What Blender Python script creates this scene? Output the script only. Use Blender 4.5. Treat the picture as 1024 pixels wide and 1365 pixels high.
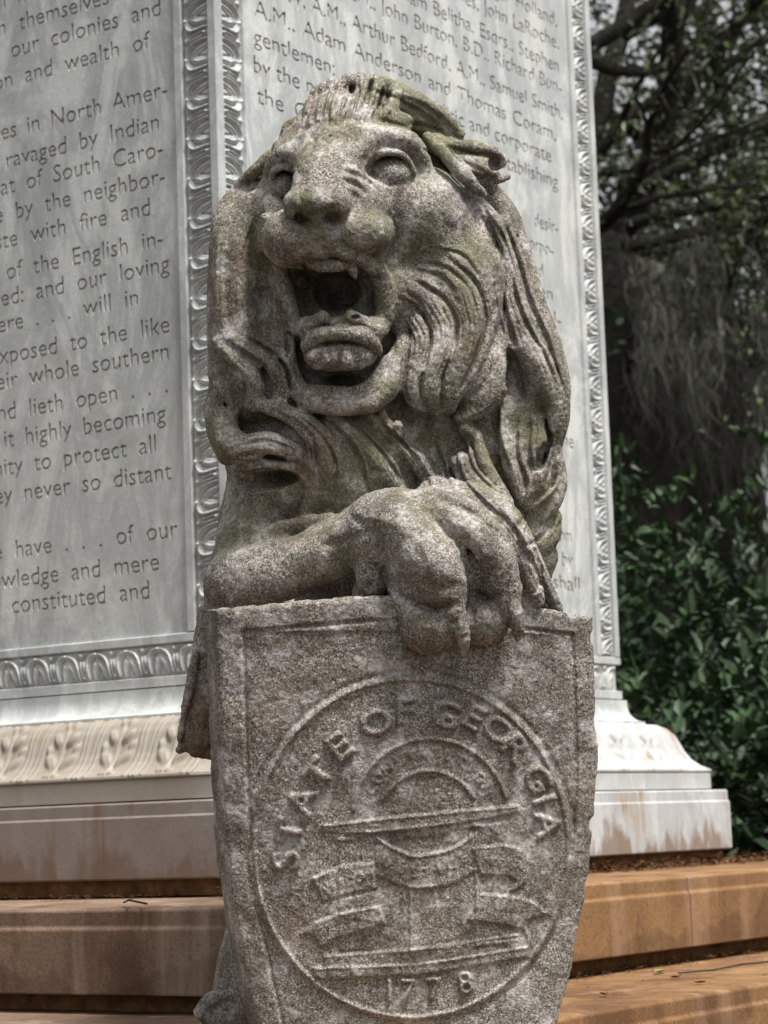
import bpy, bmesh, math, random
import numpy as np
from mathutils import Vector, Matrix
S=bpy.context.scene
for o in list(S.objects): bpy.data.objects.remove(o)
COL=S.collection
R_=math.radians
# ------------------------------------------------------------------ camera
FPX,PITCH,ROLL,YAW=3183.278,.13088,-.034928,.965589        # a 112 mm lens, looking 7.5 degrees up
EYE=1.55                                                     # height of the lens above the ground
def _axes():
    out=[]
    c,s=math.cos(YAW),math.sin(YAW); cp,sp=math.cos(PITCH),math.sin(PITCH); cr,sr=math.cos(ROLL),math.sin(ROLL)
    for d in ((1,0,0),(0,1,0),(0,0,1)):
        x,y,z=c*d[0]-s*d[1], s*d[0]+c*d[1], d[2]
        fw,up=cp*y+sp*z,-sp*y+cp*z; X,Y=x,-up; X,Y=cr*X-sr*Y, sr*X+cr*Y
        out.append((X,Y,fw))
    return np.array(out).T
AX=_axes()
cd=bpy.data.cameras.new('camera'); cam=bpy.data.objects.new('camera',cd); COL.objects.link(cam); S.camera=cam
cd.sensor_fit='HORIZONTAL'; cd.sensor_width=36; cd.lens=FPX/1024*36; cd.clip_start=.05; cd.clip_end=400
cam.matrix_world=Matrix([[AX[0][i],-AX[1][i],-AX[2][i],(0,0,EYE)[i]] for i in range(3)]+[[0,0,0,1]])
cd.dof.use_dof=True; cd.dof.focus_distance=3.62; cd.dof.aperture_fstop=11.0; cd.dof.aperture_blades=0
def at(px,py,depth):
    v=AX.T@np.array([(px-512)/FPX,(py-682.5)/FPX,1.])*depth; return Vector((v[0],v[1],v[2]+EYE))
# ------------------------------------------------------------------ world, sun, exposure
SUN_EL,SUN_AZ=65,-50          # elevation; azimuth in degrees from the camera's right hand, negative = behind the camera
right=Vector(AX[0]); right.z=0; right.normalize()
sd=Matrix.Rotation(R_(SUN_AZ),3,'Z')@right
sunvec=Vector((sd.x*math.cos(R_(SUN_EL)),sd.y*math.cos(R_(SUN_EL)),math.sin(R_(SUN_EL))))
W=bpy.data.worlds.new('World'); S.world=W; W.use_nodes=True; nt=W.node_tree; bg=nt.nodes['Background']
sky=nt.nodes.new('ShaderNodeTexSky'); sky.sky_type='NISHITA'; sky.sun_disc=False; sky.sun_elevation=R_(SUN_EL)
sky.sun_rotation=math.atan2(sunvec.x,sunvec.y); sky.dust_density=3; sky.air_density=1.2
hs=nt.nodes.new('ShaderNodeHueSaturation'); hs.inputs['Saturation'].default_value=.10; hs.inputs['Value'].default_value=1.0
nt.links.new(sky.outputs[0],hs.inputs['Color']); nt.links.new(hs.outputs[0],bg.inputs['Color']); bg.inputs['Strength'].default_value=.112
sl=bpy.data.lights.new('sun','SUN'); sl.energy=4.3; sl.angle=R_(14); sl.color=(1,.965,.92)
so=bpy.data.objects.new('sun',sl); COL.objects.link(so); so.rotation_euler=sunvec.to_track_quat('Z','Y').to_euler(); so.location=(0,0,12)
S.view_settings.view_transform='Standard'; S.view_settings.look='None'; S.view_settings.gamma=1; S.view_settings.exposure=.60; S.view_settings.use_curve_mapping=False
S.render.engine='CYCLES'; S.cycles.use_denoising=True; S.cycles.max_bounces=5; S.cycles.diffuse_bounces=3; S.cycles.glossy_bounces=2; S.cycles.transmission_bounces=2; S.cycles.transparent_max_bounces=6
# ------------------------------------------------------------------ helpers
def tag(o,label=None,cat=None,group=None,kind=None):
    for k,v in (('label',label),('category',cat),('group',group),('kind',kind)):
        if v: o[k]=v
    return o
def empty(name,loc,label,cat,group=None):
    o=bpy.data.objects.new(name,None); COL.objects.link(o); o.location=loc; o.empty_display_size=.1; return tag(o,label,cat,group)
def link(name,me,parent=None,mat=None,M=None):
    if mat is not None and not me.materials: me.materials.append(mat)
    o=bpy.data.objects.new(name,me); COL.objects.link(o)
    if parent is not None: o.parent=parent
    if M is not None: o.matrix_local=M
    return o
def npmesh(name,v,faces,smooth=False):
    """v (n,3); faces an (m,3) or (m,4) array, or a list of those"""
    me=bpy.data.meshes.new(name); v=np.asarray(v,np.float32)
    fl=faces if isinstance(faces,list) else [faces]; fl=[np.asarray(f,np.int32) for f in fl if len(f)]
    me.vertices.add(len(v)); me.vertices.foreach_set('co',v.ravel())
    idx=np.concatenate([f.ravel() for f in fl]); tot=np.concatenate([np.full(len(f),f.shape[1],np.int32) for f in fl])
    me.loops.add(len(idx)); me.loops.foreach_set('vertex_index',idx); me.polygons.add(len(tot))
    me.polygons.foreach_set('loop_start',np.concatenate([[0],np.cumsum(tot)[:-1]]).astype(np.int32)); me.polygons.foreach_set('loop_total',tot)
    me.update(calc_edges=True); me.polygons.foreach_set('use_smooth',np.full(len(tot),smooth)); me.validate(); return me
def pymesh(name,v,f,smooth=False):
    me=bpy.data.meshes.new(name); me.from_pydata([tuple(p) for p in v],[],f); me.update()
    if smooth: me.polygons.foreach_set('use_smooth',[True]*len(me.polygons))
    return me
def gridfaces(n,m,flip=False):
    i,j=np.meshgrid(np.arange(n-1),np.arange(m-1),indexing='ij'); a=i*m+j
    f=np.stack([a,a+m,a+m+1,a+1],-1).reshape(-1,4); return f[:,::-1] if flip else f
# ------------------------------------------------------------------ materials
class Mat:
    def __init__(s,name,rough=.85,spec=.25):
        s.m=bpy.data.materials.new(name); s.m.use_nodes=True; s.t=s.m.node_tree; s.b=s.t.nodes['Principled BSDF']; s.b.inputs['Roughness'].default_value=rough
        s.b.inputs['Specular IOR Level'].default_value=spec; s.co=s.n('ShaderNodeNewGeometry').outputs['Position']
    def n(s,ty,**k):
        q=s.t.nodes.new(ty)
        for a,b in k.items(): setattr(q,a,b)
        return q
    def put(s,sock,v):
        if isinstance(v,bpy.types.NodeSocket): s.t.links.new(v,sock)
        else: sock.default_value=v
    def mapped(s,scale=(1,1,1),rot=(0,0,0),loc=(0,0,0)):
        q=s.n('ShaderNodeMapping'); s.put(q.inputs[0],s.co); q.inputs['Scale'].default_value=scale; q.inputs['Rotation'].default_value=rot; q.inputs['Location'].default_value=loc; return q.outputs[0]
    def noise(s,scale,detail=4,rough=.55,vec=None,dist=0,col=False):
        q=s.n('ShaderNodeTexNoise'); s.put(q.inputs['Vector'],vec or s.co); q.inputs['Scale'].default_value=scale; q.inputs['Detail'].default_value=detail; q.inputs['Roughness'].default_value=rough; q.inputs['Distortion'].default_value=dist
        return q.outputs['Color' if col else 'Fac']
    def vor(s,scale,vec=None,out='Distance'):
        q=s.n('ShaderNodeTexVoronoi'); s.put(q.inputs['Vector'],vec or s.co); q.inputs['Scale'].default_value=scale; return q.outputs[out]
    def ramp(s,v,stops,interp='LINEAR'):
        q=s.n('ShaderNodeValToRGB'); s.put(q.inputs[0],v); e=q.color_ramp.elements; q.color_ramp.interpolation=interp
        while len(e)<len(stops): e.new(.5)
        for i,(p,c) in enumerate(stops):
            e[i].position=p; e[i].color=(c,c,c,1) if not hasattr(c,'__len__') else (*c,1)
        return q.outputs[0]
    def mix(s,f,a,b,mode='MIX'):
        q=s.n('ShaderNodeMix',data_type='RGBA',blend_type=mode); q.clamp_result=False; s.put(q.inputs[0],f)
        for i,v in ((6,a),(7,b)): s.put(q.inputs[i],v if isinstance(v,bpy.types.NodeSocket) or len(v)==4 else (*v,1))
        return q.outputs[2]
    def math(s,op,a,b=0.,c=0.,clamp=False):
        q=s.n('ShaderNodeMath',operation=op,use_clamp=clamp); s.put(q.inputs[0],a); s.put(q.inputs[1],b); s.put(q.inputs[2],c); return q.outputs[0]
    def sep(s,v=None):
        q=s.n('ShaderNodeSeparateXYZ'); s.put(q.inputs[0],v or s.co); return q.outputs
    def bump(s,h,strength=.5,dist=.002,prev=None):
        q=s.n('ShaderNodeBump'); q.inputs['Strength'].default_value=strength; q.inputs['Distance'].default_value=dist; s.put(q.inputs['Height'],h)
        if prev is not None: s.put(q.inputs['Normal'],prev)
        return q.outputs[0]
    def done(s,col,nrm=None,rough=None):
        s.put(s.b.inputs['Base Color'],col)
        if nrm is not None: s.put(s.b.inputs['Normal'],nrm)
        if rough is not None: s.put(s.b.inputs['Roughness'],rough)
        return s.m
def mat_granite():
    m=Mat('granite',.88,.2); x,y,z=m.sep()[0:3]
    big=m.noise(3.2,3,.5); mid=m.noise(13,4,.6); fine=m.noise(330,3,.7); fine2=m.noise(150,3,.65); grit=m.vor(420)
    c=m.ramp(fine,[(.31,(.022,.021,.017)),(.44,(.112,.100,.084)),(.56,(.262,.241,.212)),(.69,(.68,.645,.60))])
    c=m.mix(m.ramp(mid,[(.35,0.),(.7,.75)]),c,m.mix(.5,c,(.15,.13,.105)))                      # brown soil film
    c=m.mix(m.ramp(fine2,[(.5,0.),(.72,.55)]),c,(.50,.46,.43))
    c=m.mix(m.ramp(m.vor(520,out='Color'),[(.86,0.),(.9,.85)]),c,(.62,.58,.54))                  # quartz grains
    c=m.mix(m.ramp(m.vor(610,m.mapped(loc=(3,1,2)),out='Color'),[(.83,0.),(.88,.8)]),c,(.03,.025,.02))   # mica grains
    pat=m.ramp(m.noise(7.5,5,.65,m.mapped(loc=(5,1,4))),[(.42,0.),(.6,.8)]); c=m.mix(pat,c,m.mix(.6,c,(.085,.07,.052)))
    stk=m.ramp(m.noise(16,5,.7,m.mapped((1,1,.16),loc=(2,7,5))),[(.50,0.),(.64,.62)]); c=m.mix(stk,c,m.mix(.7,c,(.05,.042,.034)))
    # lichen and moss in random patches, only on the upper part of the statue
    mo=m.noise(9,5,.62,m.mapped(loc=(4.2,0,1))); side=m.math('MULTIPLY_ADD',big,1.6,-.40)
    mask=m.math('MULTIPLY',m.ramp(mo,[(.42,0.),(.56,1.)]),side,clamp=True); mask=m.math('MULTIPLY',mask,m.ramp(fine2,[(.3,.35),(.6,1.)]))
    up=m.ramp(m.math('MULTIPLY_ADD',z,1.,-1.88),[(0.,0.),(.12,1.)])
    mask=m.math('MULTIPLY',mask,up); c=m.mix(m.math('MULTIPLY',mask,1.0,clamp=True),c,(.13,.135,.055))
    # rusty brown run-off patches
    rs=m.ramp(m.noise(6,4,.6,m.mapped(loc=(9,3,7))),[(.56,0.),(.68,.6)]); c=m.mix(rs,c,m.mix(.6,c,(.17,.10,.055)))
    wl=m.ramp(m.noise(20,4,.65,m.mapped(loc=(1,8,2))),[(.50,0.),(.62,.65)]); c=m.mix(m.math('MULTIPLY',wl,m.ramp(fine2,[(.4,.3),(.6,1.)])),c,(.52,.49,.48))  # pale lichen
    h=m.math('ADD',m.math('MULTIPLY',fine2,.7),m.math('MULTIPLY',fine,.55)); h=m.math('ADD',h,m.math('MULTIPLY',m.noise(60,3,.6),.9))
    h=m.math('ADD',h,m.math('MULTIPLY',grit,.25)); h=m.math('MULTIPLY',h,m.ramp(m.noise(5,3,.5,m.mapped(loc=(3,9,2))),[(.35,.45),(.62,1.25)]))
    h=m.math('ADD',h,m.math('MULTIPLY',m.ramp(m.vor(55),[(.0,0.),(.16,1.)]),.8))
    return m.done(c,m.bump(h,.7,.0024))
def mat_marble(name='marble',base=(.53,.55,.53),vein=(.235,.25,.255),stain=0.,brown=(.30,.17,.07),streak=0.,left=None,foot=None):
    m=Mat(name,.6,.35); x,y,z=m.sep()[0:3]
    v=m.noise(5.5,7,.68,m.mapped((1,1,.42),(R_(42),R_(44),0)),.9); v2=m.noise(9,5,.6,m.mapped((1,1,.4),(R_(40),R_(30),0)),1.)
    c=m.mix(m.ramp(v,[(.40,0.),(.5,.62),(.60,0.)]),base,vein); c=m.mix(m.ramp(v2,[(.5,0.),(.66,.55)]),c,vein)
    c=m.mix(m.ramp(m.noise(170,3,.6),[(.35,.3),(.6,0.)]),c,(.25,.26,.26)); c=m.mix(m.ramp(m.noise(1.1,3),[(.4,0.),(.7,.35)]),c,(.42,.415,.39))
    c=m.mix(m.ramp(m.vor(34,out='Distance'),[(.05,.6),(.09,0.)]),c,(.2,.2,.19))
    if stain>0:
        s=m.ramp(m.noise(2.1,5,.6,m.mapped(loc=(2,5,1))),[(.5-.25*stain,0.),(.5+.2*(1-stain)+.06,.9)]); c=m.mix(s,c,m.mix(.75,c,brown))
        s2=m.ramp(m.noise(16,4,.65,m.mapped((1,1,.6))),[(.5,0.),(.72,.6*stain)]); c=m.mix(s2,c,m.mix(.6,c,tuple(q*.6 for q in brown)))
    if streak>0:
        s=m.ramp(m.noise(17,4,.6,m.mapped((1,1,.07))),[(.56,0.),(.66,streak)]); s=m.math('MULTIPLY',s,m.ramp(m.noise(5,3),[(.42,0.),(.6,1.)])); c=m.mix(s,c,(.27,.16,.06))
    if foot:      # soil splashed up from the tread
        q=m.math('ADD',m.math('SUBTRACT',z,1.55+foot),m.math('MULTIPLY_ADD',m.noise(14,4,.65,m.mapped((1,1,.35),loc=(1,1,4))),.34,-.145)); c=m.mix(m.ramp(q,[(-.02,.9),(.045,0.)]),c,m.mix(.8,c,(.15,.08,.035)))
    if left:      # the weather side, towards the street, has gone brown
        w=m.math('ADD',m.math('SUBTRACT',m.math('SUBTRACT',y,2.983),m.math('SUBTRACT',x,3.758)),m.math('MULTIPLY_ADD',m.noise(7,4),.3,-.15))
        w=m.math('MULTIPLY',m.ramp(w,[(0.,0.),(.12,1.)]),m.ramp(m.noise(4,4,.6,m.mapped(loc=(6,6,1))),[(.25,left[1]),(.7,1.)])); c=m.mix(w,c,m.mix(.8,c,left[0]))
    h=m.math('ADD',m.math('MULTIPLY',m.noise(130,4,.65),.6),m.noise(25,3,.5))
    return m.done(c,m.bump(h,.45,.0016),m.ramp(m.noise(30,3),[(.3,.45),(.7,.75)]))
def mat_letter():
    m=Mat('stained_lettering',.8); c=m.mix(m.ramp(m.noise(22,4,.6),[(.35,0.),(.62,1.)]),(.52,.46,.32),(.42,.31,.15)); c=m.mix(m.ramp(m.noise(200,2),[(.3,.4),(.6,0.)]),c,(.09,.075,.04))
    return m.done(c,m.bump(m.noise(200,3),.5,.001))
def mat_stepstone(name,a,b,d):
    m=Mat(name,.8,.25); x,y,z=m.sep()[0:3]; v=m.noise(2.4,6,.62,None,.8)
    c=m.mix(m.ramp(v,[(.36,0.),(.62,1.)]),a,b); c=m.mix(m.ramp(m.noise(5.5,5,.65,m.mapped((1,1,.7),loc=(3,3,3))),[(.52,0.),(.62,.8)]),c,d)
    c=m.mix(m.ramp(m.noise(12,4,.6,m.mapped((1,1,.1))),[(.5,0.),(.7,.45)]),c,tuple(q*.5 for q in d))
    fr=m.math('FRACT',m.math('MULTIPLY',m.math('SUBTRACT',z,1.246-.186*8),1/.186)); fr=m.math('ADD',fr,m.math('MULTIPLY_ADD',m.noise(3.3,4,.6,m.mapped((1,1,.5),loc=(8,1,1))),1.5,-.75))
    c=m.mix(m.ramp(fr,[(.38,.8),(.43,.55),(.47,.0)]),c,m.mix(.5,c,tuple(q*.55 for q in d)))     # tide marks of damp along the foot of each course
    c=m.mix(m.ramp(m.noise(150,3,.7),[(.3,.5),(.55,0.)]),c,tuple(q*.4 for q in d)); c=m.mix(m.ramp(m.noise(240,2,.6,m.mapped(loc=(1,2,3))),[(.62,0.),(.76,.3)]),c,(.4,.32,.24))
    c=m.mix(m.ramp(m.noise(9,4,.6,m.mapped((1,1,.12),loc=(7,2,3))),[(.56,0.),(.68,.38)]),c,tuple(min(.5,q*1.5+.10) for q in b))
    h=m.math('ADD',m.math('MULTIPLY',m.noise(160,4,.65),.7),m.noise(30,3,.5))
    return m.done(c,m.bump(h,.5,.002))
def mat_leaf(name,a,b,rough=.35,trans=.15):
    m=Mat(name,rough,.5); r=m.n('ShaderNodeObjectInfo').outputs['Random']
    g=m.noise(2.3,3,.6); l=m.vor(17,out='Color')
    c=m.mix(m.ramp(g,[(.35,0.),(.65,1.)]),a,b); c=m.mix(m.ramp(l,[(.62,0.),(.95,.8)]),c,(min(1,b[0]*2.3),b[1]*2.1,b[2]*1.7))
    m.b.inputs['Subsurface Weight'].default_value=0
    return m.done(c)
def mat_plain(name,col,rough=.9,scale=30,var=.35,bump=.5,dist=.006):
    m=Mat(name,rough,.15); f=m.noise(scale,5,.65); c=m.mix(m.ramp(f,[(.3,0.),(.7,1.)]),tuple(q*(1-var) for q in col),tuple(q*(1+var) for q in col))
    return m.done(c,m.bump(f,bump,dist))
GRANITE=mat_granite(); MARBLE=mat_marble('grey_white_marble'); MARBLE_BASE=mat_marble('base_marble',(.47,.48,.465),(.33,.33,.325),0.,(.30,.19,.09),.6,((.21,.165,.115),.75))
MARBLE_PLINTH=mat_marble('plinth_marble',(.48,.49,.485),(.31,.315,.32),0.,(.27,.16,.08),.95,((.125,.08,.06),.85),-.052)
LETTER=mat_letter()
ROSE=mat_stepstone('rose_marble_step',(.15,.095,.065),(.22,.15,.105),(.09,.045,.024)); OCHRE=mat_stepstone('stained_sandy_step',(.27,.155,.068),(.165,.082,.034),(.10,.046,.02))
GRIME=mat_plain('grimy_mortar_course',(.10,.052,.022),.95,25,.6,.8,.006)
BUSHLEAF=mat_leaf('shrub_leaf',(.010,.024,.008),(.024,.058,.016),.6); OAKLEAF=mat_leaf('oak_leaf',(.030,.045,.018),(.068,.095,.035),.5); FARLEAF=mat_leaf('far_leaf',(.028,.036,.02),(.065,.08,.04),.6)
BARK=mat_plain('oak_bark',(.030,.028,.024),.95,22,.5,1,.02); MOSS=mat_plain('spanish_moss',(.13,.13,.11),.95,14,.4,.2,.003)
LITTER=mat_plain('brown_leaf_litter',(.09,.042,.018),.95,60,.7,.6,.004); SOIL=mat_plain('dark_soil',(.045,.035,.024),.95,6,.5,.8,.02)
DRYLEAF=mat_plain('dry_leaf',(.20,.085,.03),.7,40,.4,.2,.002); GREENLEAF=mat_plain('fallen_green_leaf',(.22,.24,.05),.6,40,.2,.2,.002); PALELEAF=mat_plain('pale_withered_leaf',(.20,.18,.15),.7,60,.2,.2,.001)
# ------------------------------------------------------------------ the ground
CX,CY,PW=3.75836,2.98300,1.592267           # near corner of the pedestal and its width
Z0=EYE
gm=pymesh('ground',[(-60,-60,0),(80,-60,0),(80,80,0),(-60,80,0)],[(0,1,2,3)]); tag(link('ground',gm,None,SOIL),kind='structure')  # bare soil in one dark brown, varied by noise
rng=random.Random(7); nrng=np.random.default_rng(11)
# ------------------------------------------------------------------ marble pedestal
PC=Vector((CX+PW/2,CY+PW/2,0))
ped=empty('monument_pedestal',PC,'pale grey marble pedestal carved with long inscriptions, rising behind the stone lion','pedestal')
def ring(name,profile,mat,parent,org,closed=True,smooth=False,bevel=0,x0=None):
    """profile [(offset out of the die face, z)] swept round the square pedestal with mitred corners"""
    v=[];f=[];n=len(profile)
    for o,z in profile:
        for X,Y in ((CX-o,CY-o),(CX+PW+o,CY-o),(CX+PW+o,CY+PW+o),(CX-o,CY+PW+o)): v.append((X-org.x,Y-org.y,z+Z0-org.z))
    for i in range(n if closed else n-1):
        j=(i+1)%n
        for k in range(4): f.append((i*4+k,i*4+(k+1)%4,j*4+(k+1)%4,j*4+k))
    me=pymesh(name,v,f); o=link(name,me,parent,mat)
    bm=bmesh.new(); bm.from_mesh(me); bmesh.ops.recalc_face_normals(bm,faces=bm.faces); bm.to_mesh(me); bm.free()
    if smooth:
        me.polygons.foreach_set('use_smooth',[True]*len(me.polygons)); md=o.modifiers.new('e','EDGE_SPLIT'); md.split_angle=R_(32)
    if bevel:
        md=o.modifiers.new('b','BEVEL'); md.width=bevel; md.segments=2; md.limit_method='ANGLE'; md.angle_limit=R_(50)
    return o
TOP=2.75
ring('plinth_foot',[(.10,-.118),(.172,-.118),(.172,-.0865),(.10,-.0865)],GRIME,ped,PC)
ring('plinth_block',[(.0,-.0865),(.188,-.0865),(.1915,-.083),(.1915,.033),(.188,.037),(.188,.060),(.185,.0635),(.0,.0635)],MARBLE_PLINTH,ped,PC,bevel=.0015)
ring('base_fascia',[(.0,.0665),(.158,.0665),(.158,.105),(.155,.109),(.0,.109)],MARBLE_BASE,ped,PC,bevel=.0015)
def ogee(t):      # t from 0 (top) to 1 (bottom): offset and height of the carved base moulding
    o=.038+.120*(t-.55*math.sin(2*math.pi*t)/(2*math.pi)*-1*-1) if 0 else None
    P=[(.043,.234),(.060,.233),(.080,.222),(.094,.205),(.103,.185),(.112,.162),(.124,.142),(.140,.127),(.152,.120),(.158,.117),(.160,.112),(.156,.109)]
    x=t*(len(P)-1); i=min(int(x),len(P)-2); a=x-i; return P[i][0]*(1-a)+P[i+1][0]*a, P[i][1]*(1-a)+P[i+1][1]*a
ring('leaf_moulding_ground',[(.0,.234)]+[ogee(k/22) for k in range(23)]+[(.0,.109)],MARBLE_BASE,ped,PC,smooth=True)
ring('cavetto_moulding',[(.0,.297),(.008,.297)]+[(.008+.030*(1-math.cos(k/8*math.pi/2)),.285-.043*math.sin(k/8*math.pi/2)) for k in range(9)]+[(.040,.242),(.040,.236),(.0,.236)],MARBLE,ped,PC,smooth=True)
ring('die_rail',[(-.03,.300),(.0,.300),(.0,.320),(-.011,.322),(-.011,.386),(.0,.388),(.0,.404),(-.002,.406),(-.03,.406)],MARBLE,ped,PC,bevel=.001)
# the upright borders: one L-shaped post at every corner
prof=[(.118,-.03),(.116,-.012),(.114,.0),(.0945,.0),(.0925,-.011),(.0245,-.011),(.0225,.0)]
poly=[(s,-o) for s,o in prof]+[(.003,.0),(.0,.003)]+[(-o,s) for s,o in reversed(prof)]+[(.03,.03)]
for k,(sx,sy) in enumerate(((0,0),(1,0),(1,1),(0,1))):
    M=Matrix.Rotation(R_(90*k),4,'Z'); c=Vector((CX+sx*PW,CY+sy*PW,0))-PC
    v=[];n=len(poly)
    for z in (.408,TOP):
        for s,o in poly:
            p=M@Vector((s,o,0)); v.append((c.x+p.x,c.y+p.y,z+Z0))
    f=[(i,(i+1)%n,(i+1)%n+n,i+n) for i in range(n)]+[tuple(range(n,2*n))]
    o=link('corner_border',pymesh('corner_border',v,f),ped,MARBLE); md=o.modifiers.new('b','BEVEL'); md.width=.0012; md.segments=1; md.limit_method='ANGLE'; md.angle_limit=R_(50)
cv=[(-PW/2+.032,-PW/2+.032),(PW/2-.032,-PW/2+.032),(PW/2-.032,PW/2-.032),(-PW/2+.032,PW/2-.032)]
link('die_core',pymesh('die_core',[(x,y,Z0+z) for z in (-.2,TOP-.001) for x,y in cv],[(0,1,5,4),(1,2,6,5),(2,3,7,6),(3,0,4,7),(4,5,6,7)]),ped,MARBLE)
ring('die_cap',[(.0,TOP+.002),(.03,TOP+.002),(.05,TOP+.04),(.05,TOP+.08),(.0,TOP+.08)],MARBLE,ped,PC)
link('cap_slab',pymesh('cap_slab',[(x*1.06,y*1.06,Z0+TOP+z) for z in (.081,.12) for x,y in cv],[(0,1,2,3),(0,1,5,4),(1,2,6,5),(2,3,7,6),(3,0,4,7),(4,5,6,7)]),ped,MARBLE)
# --- face frames: matrix with x along the reading direction, y up, z out of the stone
def face_matrix(side,o=0.):
    if side==0: return Matrix(((1,0,0,CX-PC.x),(0,0,-1,CY-o-PC.y),(0,1,0,Z0),(0,0,0,1)))            # right-hand face, x = distance from the near corner
    return Matrix(((0,0,-1,CX-o-PC.x),(-1,0,0,CY-PC.y),(0,1,0,Z0),(0,0,0,1)))                      # left-hand face, x = minus the distance from the near corner
# ------------------------------------------------------------------ inscriptions, cut into the stone
def txt_curve(body,space=1.,off=-.006):
    c=bpy.data.curves.new('t','FONT'); c.body=body; c.size=1; c.offset=off; c.resolution_u=3; c.space_word=space; return c
def txt_width(body,space=1.):
    c=txt_curve(body,space); o=bpy.data.objects.new('t',c); COL.objects.link(o); bpy.context.view_layer.update()
    xs=[p[0] for p in o.bound_box]; r=(min(xs),max(xs)); bpy.data.objects.remove(o); bpy.data.curves.remove(c); return r
def line_mesh(items,x0,x1,z0,z1,depth=.006):
    """one strip of the panel, from x0 to x1 and z0 to z1, with the letters of items [(text, x, z, sx, sy, word space)] cut through it"""
    cu=bpy.data.curves.new('l','CURVE'); cu.dimensions='2D'; cu.fill_mode='FRONT'; cu.extrude=depth/2; cu.resolution_u=3
    for body,x,z,sx,sy,sp in items:
        c=txt_curve(body,sp); o=bpy.data.objects.new('t',c); COL.objects.link(o); dg=bpy.context.evaluated_depsgraph_get()
        q=o.to_curve(dg,apply_modifiers=False)
        for sp_ in q.splines:
            n=cu.splines.new('BEZIER'); n.bezier_points.add(len(sp_.bezier_points)-1); n.use_cyclic_u=True; n.resolution_u=3
            for a,b in zip(sp_.bezier_points,n.bezier_points):
                b.handle_left_type='FREE'; b.handle_right_type='FREE'
                for at_ in ('co','handle_left','handle_right'):
                    p=getattr(a,at_); setattr(b,at_,(x+p[0]*sx,z+p[1]*sy,0))
        o.to_curve_clear(); bpy.data.objects.remove(o); bpy.data.curves.remove(c)
    n=cu.splines.new('POLY'); n.points.add(3); n.use_cyclic_u=True
    for p,(a,b) in zip(n.points,((x0,z0),(x1,z0),(x1,z1),(x0,z1))): p.co=(a,b,0,1)
    o=bpy.data.objects.new('l',cu); COL.objects.link(o); dg=bpy.context.evaluated_depsgraph_get(); me=bpy.data.meshes.new_from_object(o.evaluated_get(dg)); bpy.data.objects.remove(o); bpy.data.curves.remove(cu)
    me.materials.clear(); me.materials.append(MARBLE); return me
def ray(px,py): return Vector(AX.T@np.array([(px-512)/FPX,(py-682.5)/FPX,1.]))
def hit(side,px,py,o=-.01):
    """where the sight line through that spot of the photograph meets the face: distance from the corner, height"""
    d=ray(px,py)
    if side==0: k=(CY-o)/d.y; return k*d.x-CX, k*d.z
    k=(CX-o)/d.x; return -(k*d.y-CY), k*d.z
def words(side,rows,scale_y,pitch_z):
    """rows: [(text, x px of its start or None, x px of its end, y px of the baseline at that end)]"""
    out=[]
    for body,pa,pb,py,sp in rows:
        x1,z=hit(side,pb,py); a,b=txt_width(body,sp)
        if pa is not None: x0,_=hit(side,pa,py); sx=(x1-x0)/(b-a)
        else: sx=scale_y*(1.06 if side else 1.14); x0=x1-(b-a)*sx
        out.append((body,x0-a*sx,z,sx,scale_y,sp))
    return out
RIGHT=[('Roger Holland,',None,742.8,36,1.3),('Francis Eyles, John LaRoche,',None,745,66,1.2),('William Belitha, Esqrs., Stephen',None,745,97,1.25),
 ('Hales, A.M., John Burton, B.D., Richard Bun-',None,749,126,1.2),('dy, A.M., Arthur Bedford, A.M., Samuel Smith,',None,750,160,1.2),('A.M., Adam Anderson and Thomas Coram,',344,741,188,1.35),
 ('gentlemen: . . one body politic and corporate',343,735,217,1.),('by the name of  of the trustees for establishing',343,744,252,1.),('the Colony',344,470,184,1.6),('desir-',713,744,313,1.),('corpo-',700,738,343,1.),('and',705,724,371,1.),('even',700,737,402,1.),('equal-',700,748,436,1.),
 ('the',745,765,598,1.),('from',738,762,724,1.),('by',750,764,756,1.),('shall',738,773,789,1.)]
LEFT=[('through misfortunes',None,150,-33,1.8),('to gain themselves',None,145,5,2.2),('strengthen our colonies and',None,214,20,2.),('navigation and wealth of',None,200,64,2.),
 ('our provinces in North Amer-',None,223,129,1.6),('have been ravaged by Indian',None,212,173,1.9),('more especially that of South Caro-',None,217,208,1.9),('laid waste by the neighbor-',None,220,245,2.),('savages, waste with fire and',None,200,287,2.2),
 ('great numbers of the English in-',None,217,328,2.),('habitants massacred: and our loving',None,226,362,2.),('subjects who there . . . will in',None,184,407,2.),('case of war be exposed to the like',None,226,443,2.),('calamities as their whole southern',None,225,479,2.),
 ('frontier unsettled and lieth open . . .',None,224,523,2.),('we think it highly becoming',None,221,562,1.8),('our crown and dignity to protect all',None,208,603,1.9),('our subjects be they never so distant',None,229,639,1.9),
 ('know ye that we have . . . of our',None,237,716,2.1),('certain knowledge and mere',None,212,760,2.),('motion given, constituted and',None,199,798,2.1)]
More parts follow.
